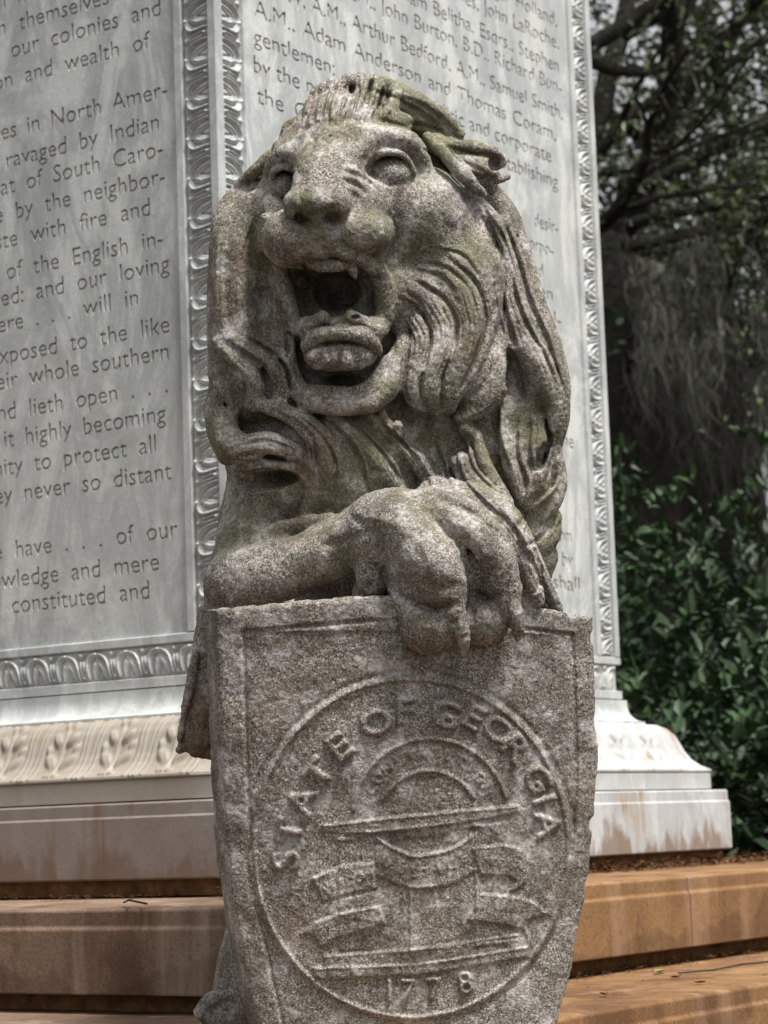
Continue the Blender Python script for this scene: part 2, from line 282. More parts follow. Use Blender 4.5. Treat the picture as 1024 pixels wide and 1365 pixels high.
def panel(side,rows,xa,xb,zb,cap):
    its=words(side,rows,cap,0); its.sort(key=lambda t:t[2])
    groups=[]
    for it in its:
        if groups and abs(it[2]-groups[-1][0][2])<.012: groups[-1].append(it)
        else: groups.append([it])
    z=zb; M=face_matrix(side,-.0125); Mf=face_matrix(side,-.0155)
    for k,g in enumerate(groups):
        zz=sum(t[2] for t in g)/len(g); top=(zz+groups[k+1][0][2])/2+cap*.25 if k+1<len(groups) else zz+.06
        if top-zz>.09: top=zz+.05
        g=[t for t in g if t[1]>xa+.004 or True]; low=min(z,zz-.018) if zz-.018<z else z
        # blank strip up to this line when there is a gap
        if zz-.02-z>.03:
            me=line_mesh([],xa,xb,z,zz-.019); link('panel_slab',me,ped,None,M); z=zz-.019
        gg=[]
        for body,x,zl,sx,sy,sp in g:
            # letters that would run past the border are left off
            while body and x<xa+.006:
                w0=txt_width(body,sp)[1]; body=body[1:]; w1=txt_width(body,sp)[1] if body else 0; x+=(w0-w1)*sx
            gg.append((body,x,zl,sx,sy,sp))
        me=line_mesh(gg,xa,xb,z,top); link('inscribed_line',me,ped,None,M); z=top
    link('panel_slab',line_mesh([],xa,xb,z,TOP),ped,None,M)
    link('lettering_ground',pymesh('lettering_ground',[(xa,zb,0),(xb,zb,0),(xb,TOP,0),(xa,TOP,0)],[(0,1,2,3)]),ped,LETTER,Mf)
panel(0,RIGHT,.114,PW-.114,.406,.0545); panel(1,LEFT,-PW+.114,-.114,.406,.0565)
# ------------------------------------------------------------------ carved mouldings
def seg_h(x,y,pts,r,a):
    best=np.full(x.shape,9.)
    for p,q in zip(pts[:-1],pts[1:]):
        vx,vy=q[0]-p[0],q[1]-p[1]; t=np.clip(((x-p[0])*vx+(y-p[1])*vy)/(vx*vx+vy*vy+1e-12),0,1); best=np.minimum(best,np.hypot(x-p[0]-t*vx,y-p[1]-t*vy))
    return a*np.exp(-(best/r)**2)
def border_tile():
    P,Wd=.0850,.068; na,nb=47,35; a,b=np.meshgrid(np.linspace(0,P,na),np.linspace(0,Wd,nb),indexing='ij'); a0=a-.22*b
    h=.0035+.0035*np.sin(np.pi*b/Wd)
    for s in (-P,0,P):
        x=a0-s
        h=np.maximum(h,np.sqrt(np.maximum(.0085**2-(x-.040)**2-(b-.011)**2,0))*1.1)
        h-=seg_h(x,b,[(.028,.012),(.040,.0225),(.052,.012)],.0034,.0042)
        for d in (-1,1): h+=seg_h(x,b,[(.040+d*.003,.022),(.040+d*.005,.045),(.040+d*.003,.056),(.040,.059)],.0022,.0034)
        h-=seg_h(x,b,[(.040,.028),(.040,.052)],.002,.0035)
        for d in (-1,1):
            m=lambda q:.040+d*q
            h+=seg_h(x,b,[(m(.0120),.060),(m(.012),.040),(m(.0145),.026),(m(.021),.016),(m(.031),.010),(m(.0425),.009)],.0026,.0046)
            h-=seg_h(x,b,[(m(.0085),.062),(m(.0085),.040),(m(.0105),.024),(m(.014),.015)],.0021,.0048)
            h-=seg_h(x,b,[(m(.019),.062),(m(.021),.040),(m(.028),.024),(m(.038),.018)],.0019,.0044)
            h+=seg_h(x,b,[(m(.026),.062),(m(.029),.042),(m(.036),.030)],.0018,.0026)
            h-=seg_h(x,b,[(m(.034),.064),(m(.0425),.040)],.0017,.0036)
    edge=np.clip(np.minimum(b,Wd-b)/.003,0,1); h=np.clip(h*1.35-.0018,.0004,.016)*edge
    return npmesh('leaf_border_unit',np.stack([a,b,h],-1).reshape(-1,3),gridfaces(na,nb),True),P
BT,PITCH_B=border_tile(); BT.materials.append(MARBLE)
def unit(me,org,da,db,name,flip=False):
    da=Vector(da);db=Vector(db);n=da.cross(db)
    return link(name,me,ped,None,Matrix(((da.x,db.x,n.x,org[0]-PC.x),(da.y,db.y,n.y,org[1]-PC.y),(da.z,db.z,n.z,org[2]),(0,0,0,1))))
# the mirror image of the tile, for borders that run the other way
BTM=BT.copy(); co=np.empty(len(BTM.vertices)*3,np.float32); BTM.vertices.foreach_get('co',co); co=co.reshape(-1,3); co[:,0]=PITCH_B-co[:,0]; BTM.vertices.foreach_set('co',co.ravel()); BTM.flip_normals(); BTM.update()
nv=int((TOP-.415)/PITCH_B); zs=Z0+.414
for k in range(nv):
    z=zs+k*PITCH_B
    if z>Z0+2.35: break
    # b runs from the panel side outwards; each matrix is right-handed with its normal out of the stone
    unit(BT ,(CX-(-.0089),CY+.0925,z),(0,0,1),(0,-1,0),'leaf_border_unit') if 0 else None
    unit(BTM,(CX+.0925,CY+.0091,z),(0,0,1),(-1,0,0),'leaf_border_unit') if 0 else None
    # near corner, left face (out = -X): da x db = -X -> da=+Z, db=-Y gives Z x -Y = +X, so run downwards
    unit(BTM,(CX+.011,CY+.0925,z+PITCH_B),(0,0,-1),(0,-1,0),'leaf_border_unit')
    # near corner, right face (out = -Y): Z x -X = -Y
    unit(BT,(CX+.0925,CY+.011,z),(0,0,1),(-1,0,0),'leaf_border_unit')
    # far end of the right face, b runs towards +X: -Z x X = -Y
    unit(BTM,(CX+PW-.0925,CY+.011,z+PITCH_B),(0,0,-1),(1,0,0),'leaf_border_unit')
for k in range(int((PW-.03)/PITCH_B)):
    s=.026+k*PITCH_B
    unit(BT,(CX+.011,CY+s+PITCH_B,Z0+.388),(0,-1,0),(0,0,-1),'leaf_border_unit') if 0 else unit(BTM,(CX+.011,CY+s,Z0+.388),(0,1,0),(0,0,-1),'leaf_border_unit')
    unit(BT,(CX+s+PITCH_B,CY+.011,Z0+.388),(-1,0,0),(0,0,-1),'leaf_border_unit')
# carved leaves on the base moulding
def leaf_tile(P):
    na,nb=61,45; a,t=np.meshgrid(np.linspace(-P/2,P/2,na),np.linspace(0.02,.93,nb),indexing='ij'); q=np.array([ogee(x) for x in t[0]]); L=np.concatenate([[0],np.cumsum(np.hypot(*np.diff(q,axis=0).T))]); b=np.broadcast_to(L,a.shape); Lt=L[-1]
    h=np.full(a.shape,.0006)
    def lobe(cx,cy,rx,ry,rot,H):
        nonlocal h
        c,s_=math.cos(rot),math.sin(rot); x=(a-cx)*c+(b-cy)*s_; y=-(a-cx)*s_+(b-cy)*c; r=(x/rx)**2+(y/ry)**2; h=np.maximum(h,.0012+1.25*H*np.sqrt(np.clip(1-r,0,1)))
    u=Lt
    for d in (-1,1):
        lobe(d*.024,.66*u,.0125,.026,d*.72,.0065); lobe(d*.036,.50*u,.008,.013,d*.5,.006); lobe(d*.019,.38*u,.0095,.019,d*.62,.0065); lobe(d*.011,.16*u,.006,.013,d*.4,.006); lobe(d*.012,.90*u,.008,.009,d*1.1,.004)
        h=h-seg_h(a,b,[(d*.004,.84*u),(d*.024,.62*u),(d*.036,.44*u)],.0016,.003); h=h-seg_h(a,b,[(d*.003,.52*u),(d*.020,.34*u)],.0016,.003)
        h=h+seg_h(a,b,[(d*.048,.06*u),(d*.056,.5*u),(d*.052,.95*u)],.003,.003); h=h+seg_h(a,b,[(d*.062,.06*u),(d*.066,.5*u),(d*.070,.97*u)],.0025,.003)
        h=h-seg_h(a,b,[(d*.045,.10*u),(d*.047,.6*u),(d*.036,.9*u)],.003,.0012)
    h=h+seg_h(a,b,[(.001,.14*u),(0,.5*u),(-.001,.93*u)],.0028,.0065)
    h=h*np.clip(np.minimum(b,Lt-b)/.006,0.05,1)
    nx=np.gradient(q[:,0]); nz=np.gradient(q[:,1]); n=np.stack([-nz,nx],-1); n/=np.linalg.norm(n,axis=1,keepdims=True)
    o=q[:,0][None]+h*n[:,0][None]; z=q[:,1][None]+h*n[:,1][None]
    return npmesh('carved_leaf',np.stack([a,-o,z],-1).reshape(-1,3),gridfaces(na,nb,True),True)
LP=.150; LT=leaf_tile(LP); LT.materials.append(MARBLE_BASE)
for k in range(11):
    s=.02+k*LP
    M=Matrix.Translation((CX+s-PC.x,CY-PC.y,Z0)); 
    if s<PW+.05: link('carved_leaf',LT,ped,None,M)
    s=.06+k*LP
    if s<1.3: link('carved_leaf',LT,ped,None,Matrix.Translation((CX-PC.x,CY+s-PC.y,Z0))@Matrix.Rotation(R_(-90),4,'Z'))
# ------------------------------------------------------------------ steps
steps=empty('monument_steps',(CX+PW/2,CY+PW/2,0),'stepped platform of rose and ochre stained stone blocks under the pedestal','steps')
SC=steps.location
def course(name,prof,path,mat,smooth=False,bevel=.003):
    """prof [(offset,z)] closed; path: list of ('x',s) along the right face / ('y',t) along the left face / 'c' the near corner"""
    v=[];n=len(prof)
    for p in path:
        for o,z in prof:
            if p=='c': X,Y=CX-o,CY-o
            elif p[0]=='x': X,Y=CX+p[1],CY-o
            else: X,Y=CX-o,CY+p[1]
            v.append((X-SC.x,Y-SC.y,z+Z0))
    f=[]
    for i in range(len(path)-1):
        for k in range(n): f.append((i*n+k,(i+1)*n+k,(i+1)*n+(k+1)%n,i*n+(k+1)%n))
    f+=[tuple(range(n)),tuple(range((len(path)-1)*n,len(path)*n))[::-1]]
    me=pymesh(name,v,f); bm=bmesh.new(); bm.from_mesh(me); bmesh.ops.recalc_face_normals(bm,faces=bm.faces)
    bm.to_mesh(me); bm.free(); o=link(name,me,steps,mat)
    md=o.modifiers.new('b','BEVEL'); md.width=bevel; md.segments=2; md.limit_method='ANGLE'; md.angle_limit=R_(50)
    return o
P1=[(.0,-.121),(.590,-.124),(.600,-.128),(.600,-.156),(.605,-.160),(.605,-.272),(.0,-.272)]
F1=[(.1,-.2725),(.56,-.2725),(.56,-.304),(.1,-.304)]
P2=[(.40,-.304),(1.00,-.307),(1.010,-.311),(1.010,-.338),(1.015,-.342),(1.015,-.460),(.40,-.460)]
F2=[(.5,-.4605),(.97,-.4605),(.97,-.50),(.5,-.50)]
P3=[(.80,-.50),(1.42,-.503),(1.43,-.507),(1.43,-.534),(1.435,-.538),(1.435,-.68),(.80,-.68)]
F3=[(.8,-.6805),(1.40,-.6805),(1.40,-1.56),(.8,-1.56)]
g=.0025; g1=.758
for P,F,G in ((P1,F1,g1),(P2,F2,.42),(P3,F3,1.0)):
    for a,b in ((0,G),(G,G+1.05),(G+1.05,G+2.1)):
        if a==0:
            course('step_block',P,[('y',1.25-g),'c'],ROSE if P is not P3 else OCHRE); course('step_block',P,['c',('x',G-g)],OCHRE); continue
        course('step_block',P,[('x',a+g),('x',b-g)],OCHRE)
    course('step_block',P,[('y',2.5),('y',1.25+g)],ROSE); course('step_bed',F,[('y',2.5),'c',('x',G+2.1)],GRIME)
# ------------------------------------------------------------------ sculpting tools
VOX=1.5
class Sculpt:
    """signed distance field of the carved stone, in units of ~1.2 mm"""
    def __init__(s,lo,hi,h):
        s.lo=np.array(lo,np.float32); s.h=h
        s.n=[int((hi[i]-lo[i])/h)+1 for i in range(3)]
        s.F=np.full(s.n,40,np.float32)
        s.ax=[(s.lo[i]+h*np.arange(s.n[i])).astype(np.float32) for i in range(3)]
        s.Z=None
    def box(s,lo,hi):
        a=[max(0,int((lo[i]-s.lo[i])/s.h)) for i in range(3)]
        b=[min(s.n[i],int((hi[i]-s.lo[i])/s.h)+2) for i in range(3)]
        return a,b
    def blend(s,a,b,d,k,op):
        sl=tuple(slice(a[i],b[i]) for i in range(3)); V=s.F[sl]
        if op=='-':
            h=np.clip(.5-.5*(V+d)/k,0,1); s.F[sl]=V+(-d-V)*h+k*h*(1-h)
        else:
            h=np.clip(.5+.5*(V-d)/k,0,1); s.F[sl]=V+(d-V)*h-k*h*(1-h)
    def ell(s,c,r,k=12,op='+',rot=0):
        m=max(r)+k+6; m3=(m if rot else r[0]+k+6, m if rot else r[1]+k+6, r[2]+k+6)
        a,b=s.box([c[i]-m3[i] for i in range(3)],[c[i]+m3[i] for i in range(3)])
        if any(b[i]<=a[i] for i in range(3)): return
        x=s.ax[0][a[0]:b[0],None,None]-c[0]; y=s.ax[1][None,a[1]:b[1],None]-c[1]; w=s.ax[2][None,None,a[2]:b[2]]-c[2]
        if rot:
            t=math.radians(rot); x,y=x*math.cos(t)+y*math.sin(t), -x*math.sin(t)+y*math.cos(t)
        q0=np.sqrt((x/r[0])**2+(y/r[1])**2+(w/r[2])**2); q1=np.sqrt((x/r[0]**2)**2+(y/r[1]**2)**2+(w/r[2]**2)**2)+1e-6
        s.blend(a,b,(q0*(q0-1)/q1).astype(np.float32),k,op)
    @staticmethod
    def spline(pts,step=7.):
        P=np.array(pts,float)
        if len(P)<3:
            n=max(1,int(np.hypot(*(P[1]-P[0])[:2])/step)); t=np.linspace(0,1,n+1)[:,None]; return P[0]*(1-t)+P[1]*t
        Q=np.vstack([2*P[0]-P[1],P,2*P[-1]-P[-2]]); out=[]
        for i in range(1,len(Q)-2):
            n=max(1,int(np.linalg.norm((Q[i+1]-Q[i])[:3])/step))
            for t in np.arange(n)/n:
                out.append(.5*((2*Q[i])+(Q[i+1]-Q[i-1])*t+(2*Q[i-1]-5*Q[i]+4*Q[i+1]-Q[i+2])*t*t+(3*Q[i]-Q[i-1]-3*Q[i+1]+Q[i+2])*t**3))
        out.append(P[-1]); return np.array(out)
    def tube(s,pts,k=10,op='+',flat=1.,rel=False):
        S=s.spline(pts)
        if rel:
            for q in S: q[2]+=s.surf(q[0],q[1])
        m=k+6; R=S[:,3]
        a,b=s.box((S[:,:3]-R[:,None]).min(0)-m,(S[:,:3]+R[:,None]).max(0)+m)
        if any(b[i]<=a[i] for i in range(3)): return
        D=np.full([b[i]-a[i] for i in range(3)],60,np.float32)
        for p,q in zip(S[:-1],S[1:]):
            rm=max(p[3],q[3])+m
            c,d=s.box(np.minimum(p[:3],q[:3])-rm,np.maximum(p[:3],q[:3])+rm)
            c=[max(c[i],a[i]) for i in range(3)]; d=[min(d[i],b[i]) for i in range(3)]
            if any(d[i]<=c[i] for i in range(3)): continue
            x=s.ax[0][c[0]:d[0],None,None]-np.float32(p[0]); y=s.ax[1][None,c[1]:d[1],None]-np.float32(p[1]); w=(s.ax[2][None,None,c[2]:d[2]]-np.float32(p[2]))/np.float32(flat)
            v=(q-p).astype(np.float32); v[2]/=flat; L=float(v[0]**2+v[1]**2+v[2]**2)+1e-6
            t=np.clip((x*v[0]+y*v[1]+w*v[2])/L,0,1)
            e=np.sqrt((x-t*v[0])**2+(y-t*v[1])**2+(w-t*v[2])**2)-(np.float32(p[3])+t*v[3])
            sl=tuple(slice(c[i]-a[i],d[i]-a[i]) for i in range(3)); D[sl]=np.minimum(D[sl],e)
        s.blend(a,b,D,k,op)
    def front(s):
        inside=s.F<0
        k=inside.shape[2]-1-np.argmax(inside[:,:,::-1],axis=2); has=inside.any(axis=2)
        k1=np.minimum(k+1,s.n[2]-1)
        f0=np.take_along_axis(s.F,k[:,:,None],2)[:,:,0]; f1=np.take_along_axis(s.F,k1[:,:,None],2)[:,:,0]
        t=np.clip(-f0/np.where(f1-f0>1e-4,f1-f0,1),0,1)
        s.Z=np.where(has,s.lo[2]+(k+t)*s.h,-999).astype(np.float32); s.H=np.zeros_like(s.Z)
        return s.Z
    def surf(s,x,y):
        i=int(np.clip((x-s.lo[0])/s.h,0,s.n[0]-1)); j=int(np.clip((y-s.lo[1])/s.h,0,s.n[1]-1)); return s.Z[i,j]
    def cut(s,pts,r,depth,taper=True,sharp=1.):
        """groove (depth>0) or ridge (depth<0) drawn along the surface"""
        S=s.spline([(p[0],p[1],0,r) for p in pts],4.); m=r*2.6+2
        a,b=s.box((S[:,0].min()-m,S[:,1].min()-m,0),(S[:,0].max()+m,S[:,1].max()+m,0))
        if b[0]<=a[0] or b[1]<=a[1]: return
        x=s.ax[0][a[0]:b[0],None]; y=s.ax[1][None,a[1]:b[1]]; best=np.full((b[0]-a[0],b[1]-a[1]),1e9,np.float32); T=np.zeros_like(best)
        n=len(S)-1
        for i,(p,q) in enumerate(zip(S[:-1],S[1:])):
            v=q-p; L=v[0]**2+v[1]**2+1e-6; t=np.clip(((x-p[0])*v[0]+(y-p[1])*v[1])/L,0,1)
            d=(x-p[0]-t*v[0])**2+(y-p[1]-t*v[1])**2; u=d<best; best=np.where(u,d,best); T=np.where(u,(i+t)/n,T)
        amp=depth*np.exp(-(best/(r*r))**sharp)
        if taper: amp=amp*np.clip(np.sin(np.pi*np.clip(T*.86+.07,0,1))*1.6,0,1)
        s.H[a[0]:b[0],a[1]:b[1]]-=amp.astype(np.float32)
    def apply(s,band=22.,soft=None):
        H=s.H; step=24
        for i in range(0,s.n[0],step):
            sl=slice(i,i+step)
            w=np.exp(-((s.ax[2][None,None,:]-s.Z[sl,:,None])/band)**2)
            s.F[sl]-=H[sl,:,None]*w
        s.H=np.zeros_like(H)

def noise2(n0,n1,cell,rng):
    g=rng.standard_normal((int(n0/cell)+3,int(n1/cell)+3)).astype(np.float32)
    x=np.arange(n0)/cell; y=np.arange(n1)/cell; i=x.astype(int); j=y.astype(int); fx=x-i; fy=y-j
    fx=(fx*fx*(3-2*fx))[:,None]; fy=(fy*fy*(3-2*fy))[None]
    return (g[i][:,j]*(1-fx)*(1-fy)+g[i+1][:,j]*fx*(1-fy)+g[i][:,j+1]*(1-fx)*fy+g[i+1][:,j+1]*fx*fy)

def noise3(P,cell,seed):
    r=np.random.default_rng(seed); T=r.standard_normal(65536).astype(np.float32); q=P/cell; i=np.floor(q).astype(np.int64); f=(q-i).astype(np.float32); f=f*f*(3-2*f); o=0
    for a in (0,1):
        for b in (0,1):
            for c in (0,1):
                hsh=((i[:,0]+a)*73856093^(i[:,1]+b)*19349663^(i[:,2]+c)*83492791)&65535
                o=o+T[hsh]*(f[:,0] if a else 1-f[:,0])*(f[:,1] if b else 1-f[:,1])*(f[:,2] if c else 1-f[:,2])
    return o
def sculpt_lion(h=1.6):
    s=Sculpt((222,88,-190),(790,1400,292),h)
    E,T=s.ell,s.tube
    # ---- trunk and mane masses
    T([(520,640,-70,110),(515,900,-60,130),(515,1180,-50,135),(520,1400,-50,150)],30)
    E((495,312,-30),(148,158,80),20); E((480,430,-25),(190,220,90),25)
    E((610,560,-30),(130,220,75),25); E((470,620,10),(120,130,90),25)
    E((460,265,35),(112,125,100),16)
    # crown of the mane
    T([(400,182,45,14),(422,158,50,20),(450,144,44,22),(485,138,40,22),(530,146,32,23),(572,166,20,21),(606,190,0,15)],9)
    T([(482,112,50,7),(500,108,48,9),(530,117,40,9),(552,128,30,7)],6)
    T([(520,122,48,10),(550,132,44,13),(585,152,30,12),(612,178,12,9)],6)
    T([(452,120,58,8),(466,108,60,9),(478,106,55,8)],6)
    for x0,y0,x1,y1,r0,b0 in ((404,176,402,148,11,5),(418,176,420,126,12,-5),(434,168,440,111,13,6),(452,164,462,104,12,-6),(468,160,482,101,12,6),(486,160,508,108,12,-4),(505,162,532,118,10,4)):
        T([(x0,y0-6,66,r0*.8),((x0+x1)/2+b0,(y0+y1)/2,68,r0),(x1,y1,56,r0*.55)],2.5)
    E((536,152,62),(24,9,14),7,'-',12); E((590,176,40),(20,9,14),7,'-',35)
    # curl by the left ear
    T([(376,184,42,4),(382,168,45,5),(396,160,48,5),(408,166,50,5),(412,180,50,5)],4); E((395,174,56),(13,11,20),3,'-')
    # ---- skull and face
    E((462,196,66),(90,46,60),16); E((440,212,98),(46,50,48),14)
    T([(452,172,86,50),(443,206,112,48),(435,232,138,44),(427,256,160,39)],18); E((450,238,118),(46,30,40),14)
    E((562,290,45),(68,70,60),18); E((368,300,56),(38,64,52),16)
    T([(470,200,112,13),(488,187,112,14),(513,178,108,14),(540,185,96,14),(560,206,80,13),(568,238,68,11)],13)
    T([(424,204,122,12),(402,205,118,14),(380,203,104,12),(363,221,86,10),(354,246,72,8)],9)
    T([(470,168,92,10),(500,156,84,12),(540,164,66,12)],12); T([(398,188,96,12),(372,196,84,10)],10)
    T([(352,262,66,10),(366,280,84,10),(388,280,102,9)],9); T([(492,252,108,10),(522,260,96,12),(556,250,74,12)],12)
    E((520,228,124),(32,24,36),5,'-'); E((378,245,112),(21,25,44),5,'-')
    E((519,230,90),(31,25,26),4); E((379,249,78),(20,23,21),4)
    T([(488,234,106,5),(495,213,115,5),(517,202,117,5.5),(540,209,107,5),(553,231,92,4.5)],3)
    T([(497,233,98,3),(504,220,102,3.5),(518,214,101,4),(533,218,96,3.5),(543,231,88,3)],2)
    T([(361,244,90,4),(364,230,97,4.5),(377,222,104,4.5),(393,226,110,4)],3)
    T([(493,246,102,3),(511,255,103,4),(535,253,95,4),(550,242,86,3)],4)
    # muzzle
    E((478,272,118),(38,30,44),16); E((480,309,134),(46,37,52),16); E((387,318,140),(39,40,47),13); E((429,318,156),(34,28,30),10); T([(428,292,182,15),(429,310,178,13),(430,330,168,11)],8)
    E((424,268,174),(42,24,34),9); E((396,281,176),(15,13,17),6); E((449,278,178),(16,13,18),6)
    T([(390,270,176,11),(408,262,186,13),(430,260,188,14),(452,267,182,11)],10)
    E((401,293,198),(12,7.5,34),3,'-',28); E((445,290,204),(14,7,34),3,'-',-8); T([(412,301,206,3),(426,305,204,4),(438,300,206,3)],4,'-')
    T([(428,303,199,2),(429,316,194,3),(431,334,184,5)],4,'-')
    T([(354,292,112,9),(350,322,104,12),(356,348,98,10)],9)
    # cheeks falling to the corners of the open mouth
    E((542,386,54),(46,64,46),16); E((376,388,68),(20,60,34),12)
    T([(498,344,126,12),(509,376,110,12),(513,412,102,12),(508,446,98,9)],16); T([(364,340,118,10),(376,366,108,10),(386,402,100,9),(394,440,94,8)],14)
    E((450,402,150),(47,42,44),7,'-'); E((449,389,110),(39,32,98),6,'-'); E((434,362,140),(40,13,40),5,'-')
    T([(374,340,148,6),(398,338,164,7),(428,330,170,7),(458,338,168,8),(484,346,156,9),(498,360,138,8)],5)
    T([(404,436,104,8),(400,452,110,8)],6); T([(500,436,104,9),(505,454,108,8)],6)
    # teeth
    T([(414,350,152,9),(434,355,160,9),(454,353,160,9)],3,flat=.8); T([(466,350,154,9),(471,360,152,7),(474,370,148,3)],3); T([(392,352,142,7),(402,356,140,5)],3); E((434,366,160),(24,3,12),2,'-')
    E((441,374,112),(19,11,14),3)
    # lower jaw
    T([(412,440,112,18),(496,440,112,18)],10,flat=1.9); T([(424,468,114,22),(452,474,120,23),(482,468,114,22)],12,flat=1.6); E((424,484,140),(10,9,10),6); E((478,484,140),(10,9,10),6)
    T([(416,430,130,8),(430,423,142,9)],6); T([(468,421,146,8),(484,428,136,8)],6)
    E((474,423,150),(8,4,8),3,'-')
    T([(400,470,130,7),(411,457,142,9),(433,445,150,10),(468,444,150,10),(492,455,143,9),(506,469,130,7)],6)
    T([(404,472,146,2),(430,462,158,2.2),(470,461,158,2.2),(504,470,146,2)],4,'-')
    for q in ((420,474,144,8),(440,478,148,10),(463,480,149,10),(486,474,142,7)): E(q[:3],(q[3]+2,13,12),6)
    E((456,508,116),(36,13,80),6,'-'); E((396,478,110),(9,30,40),6,'-'); E((514,476,96),(8,30,40),6,'-')
    T([(386,432,80,8),(384,470,86,10),(391,505,96,13),(408,530,106,15),(434,538,114,15),(466,539,116,15),(498,534,112,16),(519,512,102,19),(530,482,90,16),(539,456,80,11),(534,441,72,7)],9)
    T([(420,520,104,8),(450,524,108,9),(480,522,106,9),(502,505,98,9),(514,482,90,7)],8)
    E((345,256,6),(28,28,30),8); E((350,238,22),(20,14,16),6); E((389,541,66),(18,16,22),8); E((293,538,36),(20,18,26),8); E((468,124,34),(56,20,22),8); E((340,585,0),(46,60,56),14)
    # ---- left lobe of the mane
    T([(342,272,30,30),(326,310,38,40),(323,370,44,44),(324,430,48,46),(330,490,52,46),(338,530,56,34)],14)
    T([(330,250,28,12),(305,275,30,16),(298,320,36,16),(295,380,40,15),(294,440,44,15),(292,500,50,15),(296,545,56,14)],12)
    T([(366,330,66,12),(362,380,72,12),(358,430,78,12),(372,470,92,12),(380,505,94,13),(372,536,88,10)],12)
    E((353,402,102),(12,64,30),9,'-')
    T([(290,455,80,8),(306,474,92,11),(326,492,100,13),(340,516,100,13),(334,540,92,10)],7)
    T([(304,450,86,7),(328,466,98,10),(352,478,104,12),(370,498,104,12),(382,524,96,10)],7)
    T([(286,500,62,8),(300,525,80,10),(312,548,82,9)],7)
    # ---- right lobe, swept back from the cheek
    T([(560,320,30,50),(605,345,34,58),(612,400,42,54),(600,455,52,50),(585,505,62,40),(583,524,66,29)],14)
    T([(625,268,30,18),(650,300,36,18),(656,350,42,18),(652,400,50,18),(636,460,64,18),(612,510,78,18),(590,536,84,13)],10)
    T([(532,404,62,9),(552,420,80,12),(563,450,90,14),(553,490,96,15),(550,520,98,15),(562,543,92,10)],6)
    T([(556,385,66,10),(585,410,84,14),(592,450,94,16),(578,490,101,17),(574,522,103,16),(582,546,92,9)],6)
    T([(590,355,70,14),(622,395,84,17),(628,440,92,18),(611,485,99,18),(600,522,99,16),(600,543,88,9)],6)
    T([(655,430,20,20),(662,470,36,24),(655,515,52,24),(632,545,60,15),(612,555,62,8)],7)
    T([(668,455,44,5),(672,490,54,7),(664,528,62,7),(640,552,68,6),(610,558,70,4)],5)
    E((640,508,56),(27,48,22),6,rot=24)
    # ---- outer locks down the right side
    T([(648,262,-5,24),(676,300,-5,22),(690,350,-2,22),(704,400,0,22),(724,450,4,22),(740,510,8,20),(742,555,8,18),(738,598,5,10)],9)
    T([(664,300,14,14),(674,345,22,16),(684,400,28,18),(700,450,34,20),(722,495,36,20),(737,535,34,14),(736,570,30,6)],7)
    T([(662,345,36,8),(668,400,42,11),(676,450,40,12),(690,500,34,12)],8)
    E((688,520,42),(13,34,30),7,'-',-24)
    T([(700,520,10,26),(694,580,18,30),(700,640,18,28),(706,700,12,26),(716,750,6,22)],12)
    T([(676,540,34,9),(672,580,42,13),(682,625,46,13),(694,660,46,9)],8)
    T([(716,560,34,9),(722,600,38,12),(714,640,42,12),(698,668,44,9)],8)
    T([(738,604,6,12),(742,640,8,14),(737,668,14,12),(718,690,26,9)],6)
    T([(728,620,26,8),(724,655,32,11),(706,676,38,9)],7)
    T([(736,690,8,13),(734,715,12,13),(716,738,22,11),(704,756,28,8)],6)
    T([(730,742,2,15),(722,770,4,13),(728,800,0,12),(745,830,-10,12)],9)
    T([(622,572,62,10),(613,602,72,15),(626,638,78,17),(653,660,76,15),(680,688,72,13),(704,728,64,11),(726,778,50,10),(742,812,40,9)],8)
    T([(634,580,62,8),(646,618,72,11),(662,645,74,10),(676,668,70,8)],7)
    E((645,590,88),(5,26,14),6,'-',-20)
    E((588,588,98),(46,22,50),9,'-'); E((545,556,106),(20,10,24),7,'-')
    T([(584,570,30,20),(590,640,40,26),(640,700,30,30)],14)
    # ---- chest
    E((440,620,48),(120,80,50),20)
    T([(300,556,70,16),(304,584,84,19),(325,598,96,20),(355,592,104,17),(386,600,102,12),(408,614,92,8)],9)
    T([(286,545,50,14),(290,575,56,15),(304,606,68,15)],10)
    T([(318,620,84,9),(350,618,94,9),(385,624,94,8)],8)
    E((356,562,118),(26,8,26),5,'-',10)
    T([(346,540,98,9),(380,550,108,11),(410,572,112,13),(432,602,108,14),(436,640,96,13),(420,672,84,10),(400,700,72,8)],9)
    T([(395,552,96,9),(424,572,102,11),(448,604,98,12),(462,640,88,10)],9)
    T([(440,556,90,11),(468,576,96,13),(496,604,96,13),(522,638,92,12),(540,662,84,9)],10)
    T([(490,552,86,10),(520,574,90,12),(548,604,90,13),(572,640,84,12)],10)
    T([(508,548,98,5),(516,562,104,5),(524,572,104,4)],4)
    E((690,500,56),(10,38,40),7,'-',-18); E((572,590,104),(40,13,40),8,'-',6); E((352,640,82),(46,12,44),8,'-',-4); T([(386,446,92,4),(381,490,96,6),(392,538,100,5)],6,'-'); E((300,640,60),(20,10,40),6,'-')
    E((722,610,44),(8,20,24),5,'-',20)
    T([(530,438,92,3),(541,462,100,4),(537,495,106,5),(535,525,108,6),(546,552,108,6)],5,'-'); T([(548,560,112,6),(575,568,112,7),(606,566,104,6)],5,'-')
    T([(612,556,84,5),(640,558,78,6),(662,540,70,5)],4,'-')
    # ---- near foreleg and paw over the shield
    T([(350,620,4,44),(342,680,18,48),(334,740,34,50),(326,800,44,54)],16)
    T([(318,776,78,46),(360,764,92,43),(410,748,112,39),(460,724,136,40),(500,702,160,42)],18)
    T([(300,745,52,14),(350,715,76,12),(400,698,98,10),(440,690,116,9)],14)
    E((532,700,168),(60,50,50),18); E((515,724,166),(44,54,46),16); E((498,768,166),(24,30,30),14)
